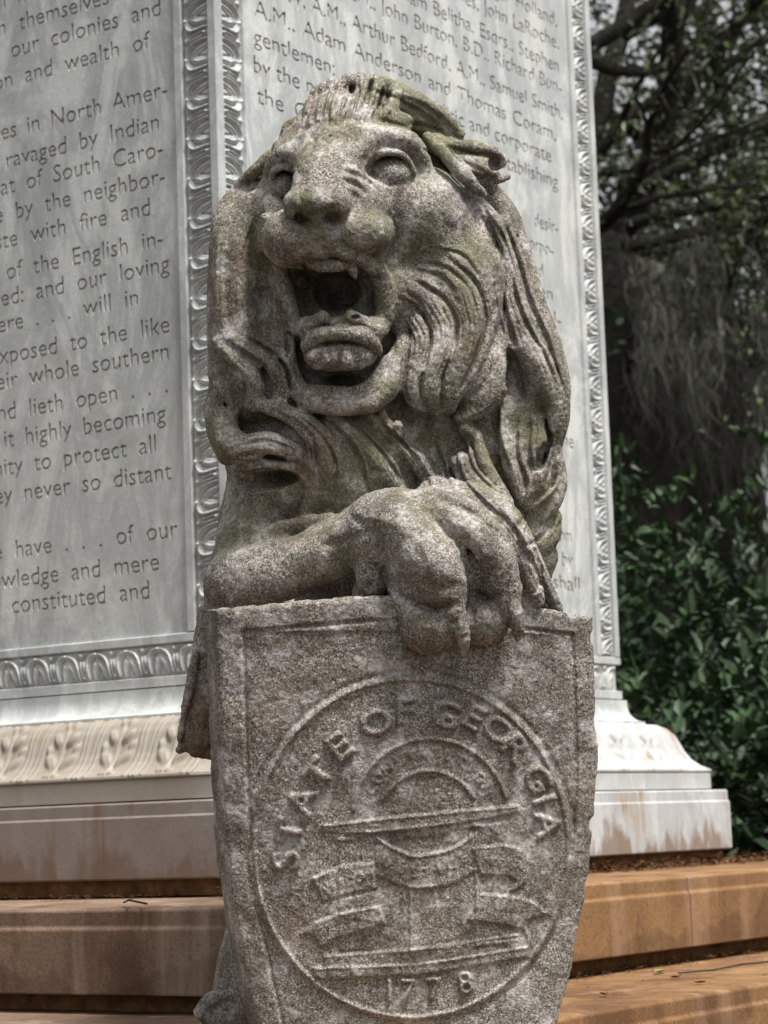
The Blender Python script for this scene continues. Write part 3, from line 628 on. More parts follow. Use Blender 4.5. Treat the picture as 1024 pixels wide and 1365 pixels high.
    E((640,760,110),(66,60,44),16); E((560,790,120),(90,50,40),14)
    E((492,782,206),(6,10,22),5,'-')
    T([(530,695,190,38),(556,722,212,40),(576,752,226,40),(588,785,226,34)],14)
    T([(540,720,202,30),(546,768,200,33),(562,812,204,34)],10)
    E((574,836,214),(42,37,36),9)
    T([(590,786,230,24),(604,815,234,18),(614,842,236,13),(618,860,233,8),(617,872,230,4)],7)
    E((592,762,236),(24,15,24),8,rot=35); T([(600,742,236,8),(612,770,240,9),(612,800,238,9)],8)
    E((622,760,176),(44,60,44),14); T([(572,680,180,33),(608,694,196,34),(638,716,208,32),(658,746,212,29),(668,782,206,27)],9)
    E((650,738,214),(22,17,20),10,rot=45); E((676,790,206),(18,14,16),8)
    E((644,828,196),(36,33,34),8); T([(674,792,208,16),(684,818,212,14),(690,838,208,10),(690,850,203,5)],7)
    T([(582,662,150,28),(622,669,164,28),(660,686,174,27),(684,716,174,25),(698,754,166,22)],9)
    E((668,700,176),(20,15,17),10,rot=45)
    E((690,800,150),(28,30,26),9); T([(700,756,168,17),(710,782,168,15),(716,802,162,10),(715,812,158,5)],7)
    T([(592,722,230,2.5),(616,752,236,4),(628,790,232,5),(630,818,222,4.5)],5,'-')
    T([(640,702,196,2.5),(668,730,198,4),(684,768,192,5),(692,798,184,4)],5,'-'); T([(604,712,216,2.5),(630,744,222,4),(640,784,220,4.5),(642,806,214,3)],5,'-')
    # ---- ears
    T([(570,182,58,7),(588,200,72,10),(614,228,72,12),(634,250,62,10),(646,260,54,5)],5,flat=.8)
    T([(585,192,36,16),(620,206,34,18),(648,214,26,17),(664,214,18,12)],7)
    T([(640,236,44,10),(660,238,36,9),(676,236,28,5)],5); T([(648,204,36,7),(660,203,28,6),(666,212,24,5)],4)
    E((632,222,44),(34,20,20),8,rot=18); T([(600,192,46,9),(630,196,48,10),(655,199,40,8),(666,208,32,6)],5); E((660,217,46),(9,11,24),3,'-',20); T([(618,232,58,5),(640,240,56,6),(658,243,48,5)],4,'-')
    T([(320,246,34,7),(340,228,48,10),(364,208,58,11),(386,192,62,9),(398,183,58,5)],4); T([(332,250,50,5),(350,240,66,7),(368,226,78,7)],4,'-')
    # ---- left of the shield: tail of the carved cloth, haunch and foot
    T([(282,820,-10,20),(278,880,-6,24),(270,940,0,26),(262,985,4,22)],8,flat=.8); T([(264,960,4,16),(248,992,6,10),(240,1000,6,6)],6); T([(260,1002,6,8),(285,1004,0,10)],5)
    T([(262,870,16,6),(250,930,22,6),(240,985,18,5)],5)
    T([(345,1230,0,40),(335,1290,20,46),(330,1360,30,52)],14)
    T([(268,1350,60,10),(280,1332,66,9),(300,1328,66,8),(326,1334,60,8)],5); E((300,1372,40),(34,36,34),10); E((300,1348,84),(16,9,18),6,'-')
    # ---- second pass: what the chisel drew on the surface
    s.front(); c=s.cut
    rng=np.random.default_rng(5)
    for p in ([(452,222),(474,226),(495,238),(510,256),(517,272)],[(456,234),(476,240),(494,254),(504,272)],[(458,248),(474,254),(488,268)]): c(p,3.4,-2.4)
    for p in ([(456,228),(476,233),(494,246),(508,266)],[(460,241),(476,248),(490,262)]): c(p,2.2,1.1)
    c([(512,280),(524,300),(524,322),(510,344)],4.,3); c([(352,290),(352,322),(362,346)],4,3)
    c([(438,168),(444,190),(440,214)],7,3.); c([(462,166),(468,178),(462,190)],4,2.5); c([(410,176),(418,190),(414,200)],4,2.5); c([(500,164),(520,168),(540,176)],4,2.5); c([(398,262),(404,276),(398,288)],4,2.5); c([(398,225),(404,245),(396,262)],6,3); c([(486,206),(484,222),(492,240)],5,3)
    for k in range(22):   # crown locks
        x=398+k*5.4+rng.uniform(-2,2); c([(x+10,112+rng.uniform(-6,6)),(x+4+rng.uniform(-4,4),134),(x-2,156+rng.uniform(-12,14))],rng.uniform(1.5,2.8),rng.uniform(3,8))
    c([(376,188),(392,175),(412,171),(430,163),(448,166),(464,159),(484,163),(500,158),(520,166),(546,172)],5,3.6,sharp=1.)
    for k in range(14): x=400+k*9+rng.uniform(-3,3); c([(x+2,150),(x-1,157),(x-3,164+rng.uniform(-3,3))],2,rng.uniform(2,4))
    for p in ([(530,128),(560,138),(590,160),(610,185)],[(500,122),(525,130),(560,148)],[(545,165),(580,172),(605,190)]): c(p,3,4)
    # right lobe
    G=[[(534,398),(556,412),(574,448),(566,490),(560,520),(570,543)],[(560,378),(590,396),(608,430),(604,470),(590,505),(588,540)],[(600,345),(636,380),(647,430),(634,480),(610,524)]]
    for g in G: c(g,2.8,5.4); c([(x+6,y-2) for x,y in g],4.,-1.8)
    for g in G:
        for d,dp in ((-9,2.2),(-16,1.8),(-22,1.6),(7,1.5)): c([(x+d,y-d*.3) for x,y in g[1:-1]],1.6,dp)
    for g in ([(545,372),(572,384),(588,404),(592,430)],[(550,360),(586,368),(606,390)],[(540,388),(560,404),(568,430)],[(560,350),(596,358),(628,392),(632,440)],[(575,330),(615,340),(640,372)]): c(g,2.4,2.2); c([(x+5,y-4) for x,y in g],3,-1.)
    c([(648,285),(666,330),(672,390),(668,440)],3.6,9); c([(640,270),(676,330),(690,400),(712,450)],3,5)
    c([(646,292),(656,312),(662,336)],4.5,18,sharp=2.); c([(530,358),(544,352),(556,360)],8,4); c([(575,300),(610,308),(636,340)],12,2.5)
    c([(630,480),(648,445),(660,405)],4,5); c([(652,470),(650,500),(632,530)],3,2.5)
    for g in ([(290,468),(308,488),(326,505),(328,535)],[(304,457),(330,474),(352,490),(358,525)],[(330,452),(360,470),(380,490),(388,520)],[(284,500),(296,520),(304,548)]): c(g,3.2,5); c([(x+7,y-3) for x,y in g],4,-2); c([(x+11,y-4) for x,y in g],1.6,1.6); c([(x-7,y+4) for x,y in g],1.6,1.6)
    for g in ([(328,268),(308,300),(302,360),(304,430)],[(352,288),(336,330),(334,400),(344,446)]): c(g,8,6); c([(x-12,y-2) for x,y in g],6,-3)
    for g in ([(318,262),(298,300),(292,360),(292,430)],[(340,290),(324,340),(322,400),(328,440)]): c(g,2.2,2.4)
    for g in ([(422,464),(420,488)],[(438,466),(440,490)],[(454,464),(452,490)],[(470,466),(472,488)],[(488,464),(486,484)]): c(g,3.,2.6)
    c([(404,474),(418,464),(440,458),(466,457),(490,464),(504,473)],2.6,4); c([(412,440),(430,434),(456,436),(480,433),(496,440)],2.4,2.5)
    R=[[(668,285),(690,345),(706,400),(730,455),(748,515)],[(672,330),(684,385),(700,430),(728,478),(742,520)],[(664,360),(672,410),(686,460)],[(662,545),(664,585),(678,625)],
       [(690,560),(688,600),(700,640),(696,670)],[(706,560),(704,600),(712,630)],[(728,560),(732,590),(722,625)],[(742,620),(734,650),(716,668)],[(740,690),(728,712),(706,728)],
       [(618,590),(630,625),(655,652)],[(606,600),(614,635),(640,664),(668,690)],[(664,680),(690,712),(712,755),(730,795)],[(700,690),(690,712),(702,748)],[(712,740),(722,765),(716,790)]]
    for g in R: c(g,3.,5); c([(x+6,y) for x,y in g],4.2,-2.2); c([(x-8,y+2) for x,y in g],1.8,1.6); c([(x-4,y+1) for x,y in g],1.4,1.3); c([(x+10,y) for x,y in g],1.6,1.4)
    C=[[(400,556),(428,582),(446,615),(444,650)],[(430,556),(458,580),(480,615),(488,650)],[(462,558),(488,582),(514,610),(536,645)],[(500,560),(530,585),(556,615),(574,650)],
       [(365,548),(398,564),(420,592),(424,636)],[(330,590),(360,588),(392,600)],[(322,606),(350,604),(380,612)],[(350,627),(384,630),(404,650),(396,690)],[(580,590),(590,620),(600,650)]]
    for g in C: c(g,2.8,4.6); c([(x+6,y-2) for x,y in g],4,-2.); c([(x-6,y+3) for x,y in g],1.8,1.6); c([(x+9,y-3) for x,y in g],1.5,1.4); c([(x-11,y+4) for x,y in g],1.5,1.2)
    c([(398,524),(430,532),(470,533),(504,520),(522,490)],2.2,2.5); c([(505,500),(520,480),(528,455)],3,2.5)
    for g in ([(560,196),(586,216),(612,246)],[(600,196),(628,204),(652,204)],[(604,210),(632,222),(656,236)],[(620,200),(640,208),(660,206)]): c(g,2.2,2.6)
    # tendons of the paw
    for g in ([(500,706),(470,718),(430,728)],[(486,750),(510,762),(530,784)],[(540,668),(572,692),(600,720)],[(580,664),(612,676),(640,694)],[(330,750),(370,728),(410,716)],[(470,690),(500,712),(510,745)],[(548,720),(566,750),(572,790)],[(618,720),(640,750),(648,790)]): c(g,6,4)
    for g in ([(490,690),(530,700),(560,735),(575,765)],[(590,690),(625,708),(644,736)],[(600,668),(638,678),(662,702)]): c(g,7,-2.5)
    c([(540,796),(562,808),(585,812),(606,804)],5,8); c([(556,770),(580,784),(606,780)],7,3); c([(632,788),(652,798),(672,790)],5,7); c([(500,742),(516,770),(536,800)],6,5); c([(648,700),(664,712),(676,728)],4,3); c([(612,818),(606,846),(611,866)],2.5,4); c([(678,808),(678,832),(684,848)],2.5,3.5)
    # weathering of the granite
    n0,n1=s.n[0],s.n[1]
    for cell,a in ((30/h,1.3),): s.H+=(a*noise2(n0,n1,cell,rng)).astype(np.float32)
    s.apply(24.)
    return s
# ------------------------------------------------------------------ the stone lion
LD,LU=3.75,3.75/FPX         # distance of the statue's middle plane, and the size of one sculpting unit there
BASE=at(530,1372,3.62); BASE.z=Z0-.305
lion=empty('lion_statue',BASE,'weathered granite lion roaring above a shield with one paw hooked over its top edge','statue')
def stone_pts(v):
    v=np.asarray(v,np.float64); d=LD-v[:,2]*LU
    c=np.stack([(v[:,0]-512)/FPX*d,(v[:,1]-682.5)/FPX*d,d],-1)@AX
    c[:,2]+=EYE; return c-np.array(BASE)
import openvdb
_s=sculpt_lion(VOX)
_g=openvdb.FloatGrid(); _g.background=6.; _g.copyFromArray(np.ascontiguousarray(np.clip(_s.F,-6,6)),tolerance=0.0)
_v,_t,_q=_g.convertToPolygons(0.0,.002); _t=_t.astype(np.int64); _q=_q.astype(np.int64)
_v=_v*_s.h+_s.lo
# keep the outer skin only: pieces much smaller than the figure are bubbles inside the stone
_lab=np.arange(len(_v))
_e=np.concatenate([_q[:,[0,1]],_q[:,[1,2]],_q[:,[2,3]],_t[:,[0,1]],_t[:,[1,2]]]) 
while True:
    m=np.minimum(_lab[_e[:,0]],_lab[_e[:,1]]); n_=_lab.copy(); np.minimum.at(n_,_e[:,0],m); np.minimum.at(n_,_e[:,1],m); n_=n_[n_]; n_=n_[n_]
    if (n_==_lab).all(): break
    _lab=n_
_cnt=np.bincount(_lab,minlength=len(_lab)); _keep=_cnt[_lab]>9000
_map=np.cumsum(_keep)-1; _q=_map[_q[_keep[_q[:,0]]]]; _t=_map[_t[_keep[_t[:,0]]]]; _v=_v[_keep]
# weathering: lumps, pits and missing grains, along the normals
_n=np.zeros_like(_v); _a=np.cross(_v[_q[:,2]]-_v[_q[:,0]],_v[_q[:,3]]-_v[_q[:,1]])
for k in range(4):
    for c_ in range(3): _n[:,c_]+=np.bincount(_q[:,k],_a[:,c_],len(_v))
_a=np.cross(_v[_t[:,1]]-_v[_t[:,0]],_v[_t[:,2]]-_v[_t[:,0]])
for k in range(3):
    for c_ in range(3): _n[:,c_]+=np.bincount(_t[:,k],_a[:,c_],len(_v))
_n/=np.linalg.norm(_n,axis=1,keepdims=True)+1e-9
_sgn=np.sign((_n*(_v-_v.mean(0))).sum()); _n*=_sgn
_v=_v+_n*(.38*noise3(_v,9,1)+.28*noise3(_v,4.2,2)+.16*noise3(_v,2.1,3)-np.clip(noise3(_v,5,4)-1.5,0,1)*2.2)[:,None]
print('lion',len(_q),len(_t))
lm=npmesh('lion_body',stone_pts(_v),[_q[:,::-1],_t[:,::-1]],True); link('lion_body',lm,lion,GRANITE); del _s,_g,_e,_lab
# ---- the shield
HS=1.4; hx0,hy0=262,786
class Relief:
    def __init__(s,w,h,step): s.st=step; s.x=hx0+step*np.arange(int(w/step)); s.y=hy0+step*np.arange(int(h/step)); s.H=np.zeros((len(s.x),len(s.y)))
    def box(s,x0,y0,x1,y1):
        i=slice(max(0,int((x0-hx0)/s.st)),max(0,int((x1-hx0)/s.st)+2)); j=slice(max(0,int((y0-hy0)/s.st)),max(0,int((y1-hy0)/s.st)+2)); return i,j,s.x[i][:,None],s.y[j][None]
    def stroke(s,pts,r,a,sharp=2.):
        P=Sculpt.spline([(p[0],p[1],0,1) for p in pts],3.)[:,:2] if len(pts)>2 else np.array(pts,float); m=r*2+2
        i,j,x,y=s.box(*(P.min(0)-m),*(P.max(0)+m)); b=np.full((x.shape[0],y.shape[1]),1e9)
        for p,q in zip(P[:-1],P[1:]):
            v=q-p; t=np.clip(((x-p[0])*v[0]+(y-p[1])*v[1])/(v@v+1e-9),0,1); b=np.minimum(b,np.hypot(x-p[0]-t*v[0],y-p[1]-t*v[1]))
        s.H[i,j]+=a*np.exp(-(b/r)**(2*sharp))
    def fill(s,pts,a,edge=2.,set_=False):
        P=np.array(pts,float); i,j,x,y=s.box(*(P.min(0)-4),*(P.max(0)+4)); ins=np.zeros((x.shape[0],y.shape[1]),bool); b=np.full(ins.shape,1e9)
        for p,q in zip(P,np.roll(P,-1,0)):
            c=((p[1]>y)!=(q[1]>y)); xx=(q[0]-p[0])*(y-p[1])/((q[1]-p[1]) or 1e-9)+p[0]; ins^=(c&(x<xx))
            v=q-p; t=np.clip(((x-p[0])*v[0]+(y-p[1])*v[1])/(v@v+1e-9),0,1); b=np.minimum(b,np.hypot(x-p[0]-t*v[0],y-p[1]-t*v[1]))
        d=np.where(ins,b,-b); s.H[i,j]+=a*np.clip(d/edge+.5,0,1)
    def text(s,ch,cx,cy,size,rot,a,edge=1.6,sx=1.,bold=.012):
        """a raised letter centred on (cx,cy)"""
        c=txt_curve(ch,off=bold); o=bpy.data.objects.new('t',c); COL.objects.link(o); dg=bpy.context.evaluated_depsgraph_get(); me=o.evaluated_get(dg).to_mesh()
        V=np.array([v.co[:2] for v in me.vertices]); T=[tuple(p.vertices) for p in me.polygons]; o.to_mesh_clear if 0 else None
        if len(V)==0: return
        V=V-(V.max(0)+V.min(0))/2; V[:,1]*=-1; V*=size; V[:,0]*=sx; r=R_(rot); V=np.stack([V[:,0]*math.cos(r)-V[:,1]*math.sin(r)+cx,V[:,0]*math.sin(r)+V[:,1]*math.cos(r)+cy],-1)
        i,j,x,y=s.box(*(V.min(0)-3),*(V.max(0)+3)); ss=3; fx=(x[0,0]+s.st/ss*np.arange(x.shape[0]*ss))[:,None]; fy=(y[0,0]+s.st/ss*np.arange(y.shape[1]*ss))[None]; ins=np.zeros((fx.shape[0],fy.shape[1]),bool)
        for t in T:
            for k in range(1,len(t)-1):
                A,B,C=V[t[0]],V[t[k]],V[t[k+1]]
                e=lambda P,Q:(Q[0]-P[0])*(fy-P[1])-(Q[1]-P[1])*(fx-P[0])
                e0,e1,e2=e(A,B),e(B,C),e(C,A); ins|=((e0>=0)&(e1>=0)&(e2>=0))|((e0<=0)&(e1<=0)&(e2<=0))
        m=ins.reshape(x.shape[0],ss,y.shape[1],ss).mean((1,3)); s.H[i,j]=np.maximum(s.H[i,j],s.H[i,j]+a*m)
        bpy.data.objects.remove(o); bpy.data.curves.remove(c)
    def blur(s,n):
        for _ in range(n):
            H=np.pad(s.H,1,'edge'); s.H=(H[:-2,1:-1]+H[2:,1:-1]+H[1:-1,:-2]+H[1:-1,2:]+2*H[1:-1,1:-1])/6
rl=Relief(548,650,HS); CXs,CYs=548,1131
XX,YY=rl.x[:,None],rl.y[None]
rr=np.hypot((XX-CXs)/218,(YY-CYs)/234)*220          # circle measured along the horizontal radius
rl.H+=np.where(rr<214,.0,0)+3.2*np.exp(-((rr-213)/3.6)**4)+1.0*(rr<213)-1.6*np.exp(-((rr-221)/3.5)**2)
# sunk margin line
for p in ([(325,842),(420,834),(520,827),(640,832),(763,846)],[(325,842),(327,950),(331,1060),(340,1180),(360,1290),(385,1400)],[(763,846),(767,950),(768,1050),(760,1140)]): rl.stroke(p,2.6,-2.6)
k_=np.array([(324,841),(763,846),(768,1050),(762,1150),(745,1240),(715,1330),(690,1420),(395,1420),(362,1300),(340,1180),(331,1060)]); rl.fill(k_,-1.6,3.)
for ch,x,y,sz in (('S',381,1148,50),('T',386,1109,46),('A',403,1068,46),('T',425,1031,46),('E',453,996,48),('O',502,964,46),('F',541,949,48),('G',594,953,48),('E',633,957,46),('O',665,974,44),('R',690,999,46),('G',718,1039,46),('I',726,1067,44),('A',731,1100,44)):
    rl.text(ch,x,y,sz,math.degrees(math.atan2((x-CXs)/218,-(y-CYs)/234)),4.6,sx=1.18,bold=.03)
def arc(cx,cy,rx,ry,a0,a1,n=24): return [(cx+rx*math.sin(R_(a0+(a1-a0)*k/n)),cy-ry*math.cos(R_(a0+(a1-a0)*k/n))) for k in range(n+1)]
rl.stroke(arc(574,1092,104,107,-84,74),2.6,2.6); rl.stroke(arc(572,1096,67,68,-64,62),2.8,2.4)
for k,ch in enumerate('CONSTITUTION'):
    a=-64+k*128/11; rl.text(ch,573+86*math.sin(R_(a)),1092-88*math.cos(R_(a)),19,a,1.7,bold=.0)
rl.fill([(430,1100),(560,1086),(691,1074),(693,1083),(650,1092),(560,1105),(500,1112),(432,1110)],2.8,2.); rl.stroke([(430,1101),(560,1087),(691,1075)],2.2,1.2)
rl.fill([(440,1112),(640,1094),(645,1103),(600,1106),(596,1112),(545,1118),(540,1108),(500,1112),(470,1120),(446,1122)],1.6,2.)
for x0,x1,y0,y1 in ((452,497,1118,1268),(546,582,1183,1270),(634,676,1100,1262)): 
    rl.fill([(x0,y0),(x1,y0-4),(x1+1,y1-4),(x0+1,y1)],1.5,2.); rl.stroke([(x0,y0),(x0+1,y1)],1.4,.9); rl.stroke([(x1,y0),(x1+1,y1)],1.4,.9)
rl.fill([(500,1113),(525,1130),(552,1140),(585,1136),(612,1126),(636,1110),(634,1160),(612,1176),(585,1184),(555,1185),(528,1180),(500,1166)],2.6,1.8)
rl.stroke([(500,1115),(525,1132),(552,1142),(585,1138),(612,1128),(632,1112)],1.8,1.2)
rl.fill([(416,1172),(450,1157),(498,1150),(502,1185),(470,1190),(432,1202)],2.6,1.8); rl.stroke([(417,1172),(450,1157),(482,1151)],1.8,1.2)
rl.fill([(432,1203),(500,1188),(512,1196),(512,1232),(470,1225),(430,1216)],1.4,1.8)
rl.fill([(402,1245),(425,1228),(460,1217),(506,1208),(514,1232),(485,1240),(450,1250),(428,1264),(420,1248)],2.8,1.8); rl.stroke([(402,1244),(425,1228),(460,1217),(500,1210)],1.8,1.3)
rl.fill([(630,1130),(672,1127),(698,1134),(706,1150),(704,1172),(694,1184),(676,1190),(690,1176),(680,1168),(640,1166)],2.6,1.8); rl.stroke([(640,1130),(672,1128),(698,1135),(705,1150)],1.8,1.2)
rl.fill([(640,1192),(680,1196),(712,1204),(729,1218),(710,1224),(702,1230),(706,1262),(698,1240),(676,1233),(622,1227)],2.8,1.8); rl.stroke([(640,1192),(680,1196),(712,1204),(728,1218)],1.8,1.3)
for ch,x,y,r_ in zip('JUSTICE',np.linspace(520,618,7),(1150,1159,1164,1164,1160,1153,1144),(32,20,8,-4,-12,-22,-30)): rl.text(ch,x,y,19,r_,1.6,bold=0)
for ch,x,y in zip('WISDOM',np.linspace(430,492,6),np.linspace(1186,1167,6)): rl.text(ch,x,y,17,-16,1.6,bold=0)
for ch,x,y in zip('MODER',np.linspace(650,692,5),np.linspace(1148,1154,5)): rl.text(ch,x,y,16,6,1.6,bold=0)
rl.fill([(432,1276),(560,1266),(700,1250),(702,1262),(560,1284),(434,1290)],2.,2.); rl.stroke([(432,1275),(560,1265),(690,1247)],2.,1.8)
rl.fill([(418,1291),(560,1285),(705,1262),(706,1276),(560,1300),(420,1306)],3.,1.8); rl.stroke([(418,1291),(560,1285),(704,1263)],2.,1.4)
for ch,x,y,r_ in (('1',519,1321,3),('7',545,1321,1),('7',580,1319,-4),('8',621,1311,-9)): rl.text(ch,x,y,42,r_,4.6)
rl.H*=1.15; rl.blur(1)
rg=np.random.default_rng(3); A,B=rl.H.shape
for c,a in ((20,.8),(7,.3),(3,.22),(1.6,.14)): rl.H+=a*noise2(A,B,c,rg)
def interp(y,t): return np.interp(y,[p[0] for p in t],[p[1] for p in t])
ys=rl.y.copy(); en=noise2(len(ys),3,5,rg)[:,0]*.5+noise2(len(ys),3,22,rg)[:,0]*1.2
chip=np.zeros(len(ys))
for y_,w_,d_ in ((850,8,6),(965,14,2),(1098,9,7),(1180,14,5),(1262,20,4)): chip+=d_*np.exp(-((ys-y_)/w_)**4)
LE=[(780,283),(820,287),(1000,293),(1120,300),(1230,315),(1330,334),(1440,366)]; RE=[(780,790),(860,791),(1000,796),(1080,794),(1180,782),(1270,766),(1360,742),(1440,714)]
xl=interp(ys,LE)+en*.5; xr=interp(ys,RE)+noise2(len(ys),3,4,rg)[:,0]*.35+noise2(len(ys),3,40,rg)[:,0]*1.-chip*.7
xt=[(262,818),(300,812),(400,802),(500,794),(600,797),(700,808),(790,822),(830,830)]
U=np.linspace(0,1,len(rl.x)); ny=len(ys)
def w_front(x,y): return 158-.12*(x-530)+58*(1-((x-540)/258)**2)-.02*(y-820)
GX=xl[None]+(xr-xl)[None]*U[:,None]                       # true x of every grid point
top=interp(GX[:,0],xt)+noise2(len(U),3,6,rg)[:,0]*1.0; GY=top[:,None]+(1436-top)[:,None]*((ys-ys[0])/(ys[-1]-ys[0]))[None]
xl2=interp(GY[0],LE); 
def samp(H,x,y):
    i=np.clip((x-hx0)/HS,0,A-1.01); j=np.clip((y-hy0)/HS,0,B-1.01); a=i.astype(int); b=j.astype(int); fx=i-a; fy=j-b
    return H[a,b]*(1-fx)*(1-fy)+H[a+1,b]*fx*(1-fy)+H[a,b+1]*(1-fx)*fy+H[a+1,b+1]*fx*fy
GX=(interp(GY,LE)+np.interp(GY,ys,en*.5))*(1-U[:,None])+(np.interp(GY,ys,xr))*U[:,None]
edge=np.minimum(np.minimum(GX-GX[0:1],GX[-1:]-GX),GY-GY[:,0:1]); rnd=np.clip(1-edge/7,0,1)**2*3.5
GW=w_front(GX,GY)+samp(rl.H,GX,GY)-rnd
fv=np.stack([GX,GY,GW],-1).reshape(-1,3); nx_=len(U); ff=gridfaces(nx_,ny)
# back sheet and rim
TH=64; ring_i=[(i,0) for i in range(nx_)]+[(nx_-1,j) for j in range(1,ny)]+[(i,ny-1) for i in range(nx_-2,-1,-1)]+[(0,j) for j in range(ny-2,0,-1)]
rim=[fv[i*ny+j] for i,j in ring_i]; NR=len(rim); off=len(fv); vs=[fv]; layers=8
for L in range(1,layers+1):
    q=np.array(rim).copy(); t=L/layers; q[:,2]=(w_front(q[:,0],q[:,1]))-TH*t-(0); q[:,0]-=13*t*np.where(q[:,0]<520,1,1); q[:,1]+=0
    n_=noise2(NR,3,4,rg)[:,0:1]*.5+noise2(NR,3,15,rg)[:,0:1]*.8; q[:,:2]+=n_*np.array([[1,.6]])*(1 if L<layers else .5)
    vs.append(q)
idx=[i*ny+j for i,j in ring_i]; fs=[]
for L in range(layers):
    a=idx if L==0 else [off+(L-1)*NR+k for k in range(NR)]; b=[off+L*NR+k for k in range(NR)]
    fs+= [(a[k],a[(k+1)%NR],b[(k+1)%NR],b[k]) for k in range(NR)]
cc=off+layers*NR; lastr=np.array(vs[-1]); mid=np.array([[530,1100,w_front(530,1100)-TH]]); vs.append(mid)
bf=[(off+(layers-1)*NR+k,off+(layers-1)*NR+(k+1)%NR,cc) for k in range(NR)]
sm=npmesh('shield',stone_pts(np.vstack(vs)),[ff,np.array(fs),np.array(bf)],True)
bm=bmesh.new(); bm.from_mesh(sm); bmesh.ops.recalc_face_normals(bm,faces=bm.faces); bm.to_mesh(sm); bm.free()
link('shield',sm,lion,GRANITE)
# base block on which the lion and shield stand
def box_pts(x0,x1,y0,y1,w0,w1): return [(x,y,w) for w in (w0,w1) for x,y in ((x0,y0),(x1,y0),(x1,y1),(x0,y1))]
bb=stone_pts(box_pts(330,742,1384,1440,-70,215)); bb[:,2]=np.where(bb[:,2]>bb[:,2].mean(),bb[:,2].mean()+.02,.0)
bo=link('base_block',pymesh('base_block',bb,[(3,2,1,0),(4,5,6,7),(0,1,5,4),(1,2,6,5),(2,3,7,6),(3,0,4,7)]),lion,GRANITE); md=bo.modifiers.new('b','BEVEL'); md.width=.01; md.segments=3
# ------------------------------------------------------------------ leaves, litter, trees
def leaf_cloud(name,C,L,Wd,mat,parent=None,org=(0,0,0),droop=.4,dirs=None,seed=1,fold=.25,jitter=.3):
    r=np.random.default_rng(seed); n=len(C); th=r.uniform(0,2*np.pi,n); el=r.normal(-droop,.5,n)
    d=np.stack([np.cos(th)*np.cos(el),np.sin(th)*np.cos(el),np.sin(el)],-1)
    if dirs is not None: d=dirs+.55*d; d/=np.linalg.norm(d,axis=1,keepdims=True)
    s=np.cross(d,np.array([0,0,1.])+r.normal(0,.45,(n,3))); s/=np.linalg.norm(s,axis=1,keepdims=True)+1e-6; u=np.cross(s,d)
    l=(L*r.uniform(1-jitter,1+jitter,n))[:,None]; w=(Wd*r.uniform(.8,1.2,n))[:,None]; C=C-np.array(org)
    v=np.stack([C,C+d*l*.35+s*w*.5+u*w*fold,C+d*l*.75+s*w*.36+u*w*fold*.8-u*l*.04,C+d*l-u*l*.12,C+d*l*.75-s*w*.36+u*w*fold*.8-u*l*.04,C+d*l*.35-s*w*.5+u*w*fold],1).reshape(-1,3)
    b=6*np.arange(n)[:,None]; f=np.concatenate([b+np.array([[0,1,2,3]]),b+np.array([[0,3,4,5]])])
    return link(name,npmesh(name,v,f,False),parent,mat)
def limb(V,F,pts,k=8):
    P=[Vector(p[:3]) for p in pts]; base=len(V)
    for i,p in enumerate(P):
        t=((P[min(i+1,len(P)-1)]-P[max(i-1,0)])).normalized(); a=t.orthogonal().normalized(); b=t.cross(a)
        for j in range(k):
            an=2*math.pi*j/k; q=p+(a*math.cos(an)+b*math.sin(an))*pts[i][3]*(1+.12*math.sin(3*an+i)); V.append(tuple(q))
    for i in range(len(P)-1):
        for j in range(k): F.append((base+i*k+j,base+i*k+(j+1)%k,base+(i+1)*k+(j+1)%k,base+(i+1)*k+j))
    F.append(tuple(base+(len(P)-1)*k+j for j in range(k)))
def branchy(parts,r,start,dirv,length,rad,depth,tips,bend=.35):
    pts=[(*start,rad)]; p=Vector(start); d=Vector(dirv).normalized(); n=max(4,int(length/.22))
    for i in range(n):
        d=(d+Vector((r.gauss(0,bend),r.gauss(0,bend),r.gauss(0,bend)*.8))*.35).normalized(); p=p+d*length/n; rr=rad*(1-.75*(i+1)/n); pts.append((*p,rr))
        if depth>0 and i>0 and r.random()<.75:
            q=(d+Vector((r.gauss(0,.8),r.gauss(0,.8),r.gauss(0,.6)))).normalized(); branchy(parts,r,p,q,length*r.uniform(.4,.65),rr*.6,depth-1,tips,bend)
        if depth<=1: tips.append((tuple(p),tuple(d)))
    parts.append(pts)
def cluster(tips,n,spread,seed):
    r=np.random.default_rng(seed); P=np.array([t[0] for t in tips]); D=np.array([t[1] for t in tips]); i=r.integers(0,len(P),n)
    return P[i]+r.normal(0,spread,(n,3)),D[i]
def oak(loc,label,trunk,limbs,nleaf,seed,mat,L,Wd,spread=.13,moss=0):
    t=empty('oak_tree',loc,label,'tree','live oaks behind the monument'); o=Vector(loc); r=random.Random(seed)
    V=[];F=[]; limb(V,F,[(p[0]-o.x,p[1]-o.y,p[2],p[3]) for p in trunk],12); m=pymesh('trunk',V,F,True); link('trunk',m,t,BARK)
    tips=[]
    for st,d,ln,rd in limbs:
        parts=[]; branchy(parts,r,st,d,ln,rd,2,tips,.45); V=[];F=[]
        for p in parts: limb(V,F,[(a-o.x,b-o.y,c,q) for a,b,c,q in p],7 if p[0][3]>.03 else 4)
        link('limb',pymesh('limb',V,F,True),t,BARK)
    C,D=cluster(tips,nleaf,spread,seed); tag(leaf_cloud('crown',C,L,Wd,mat,t,loc,dirs=D,seed=seed),kind='stuff')
    return t,tips
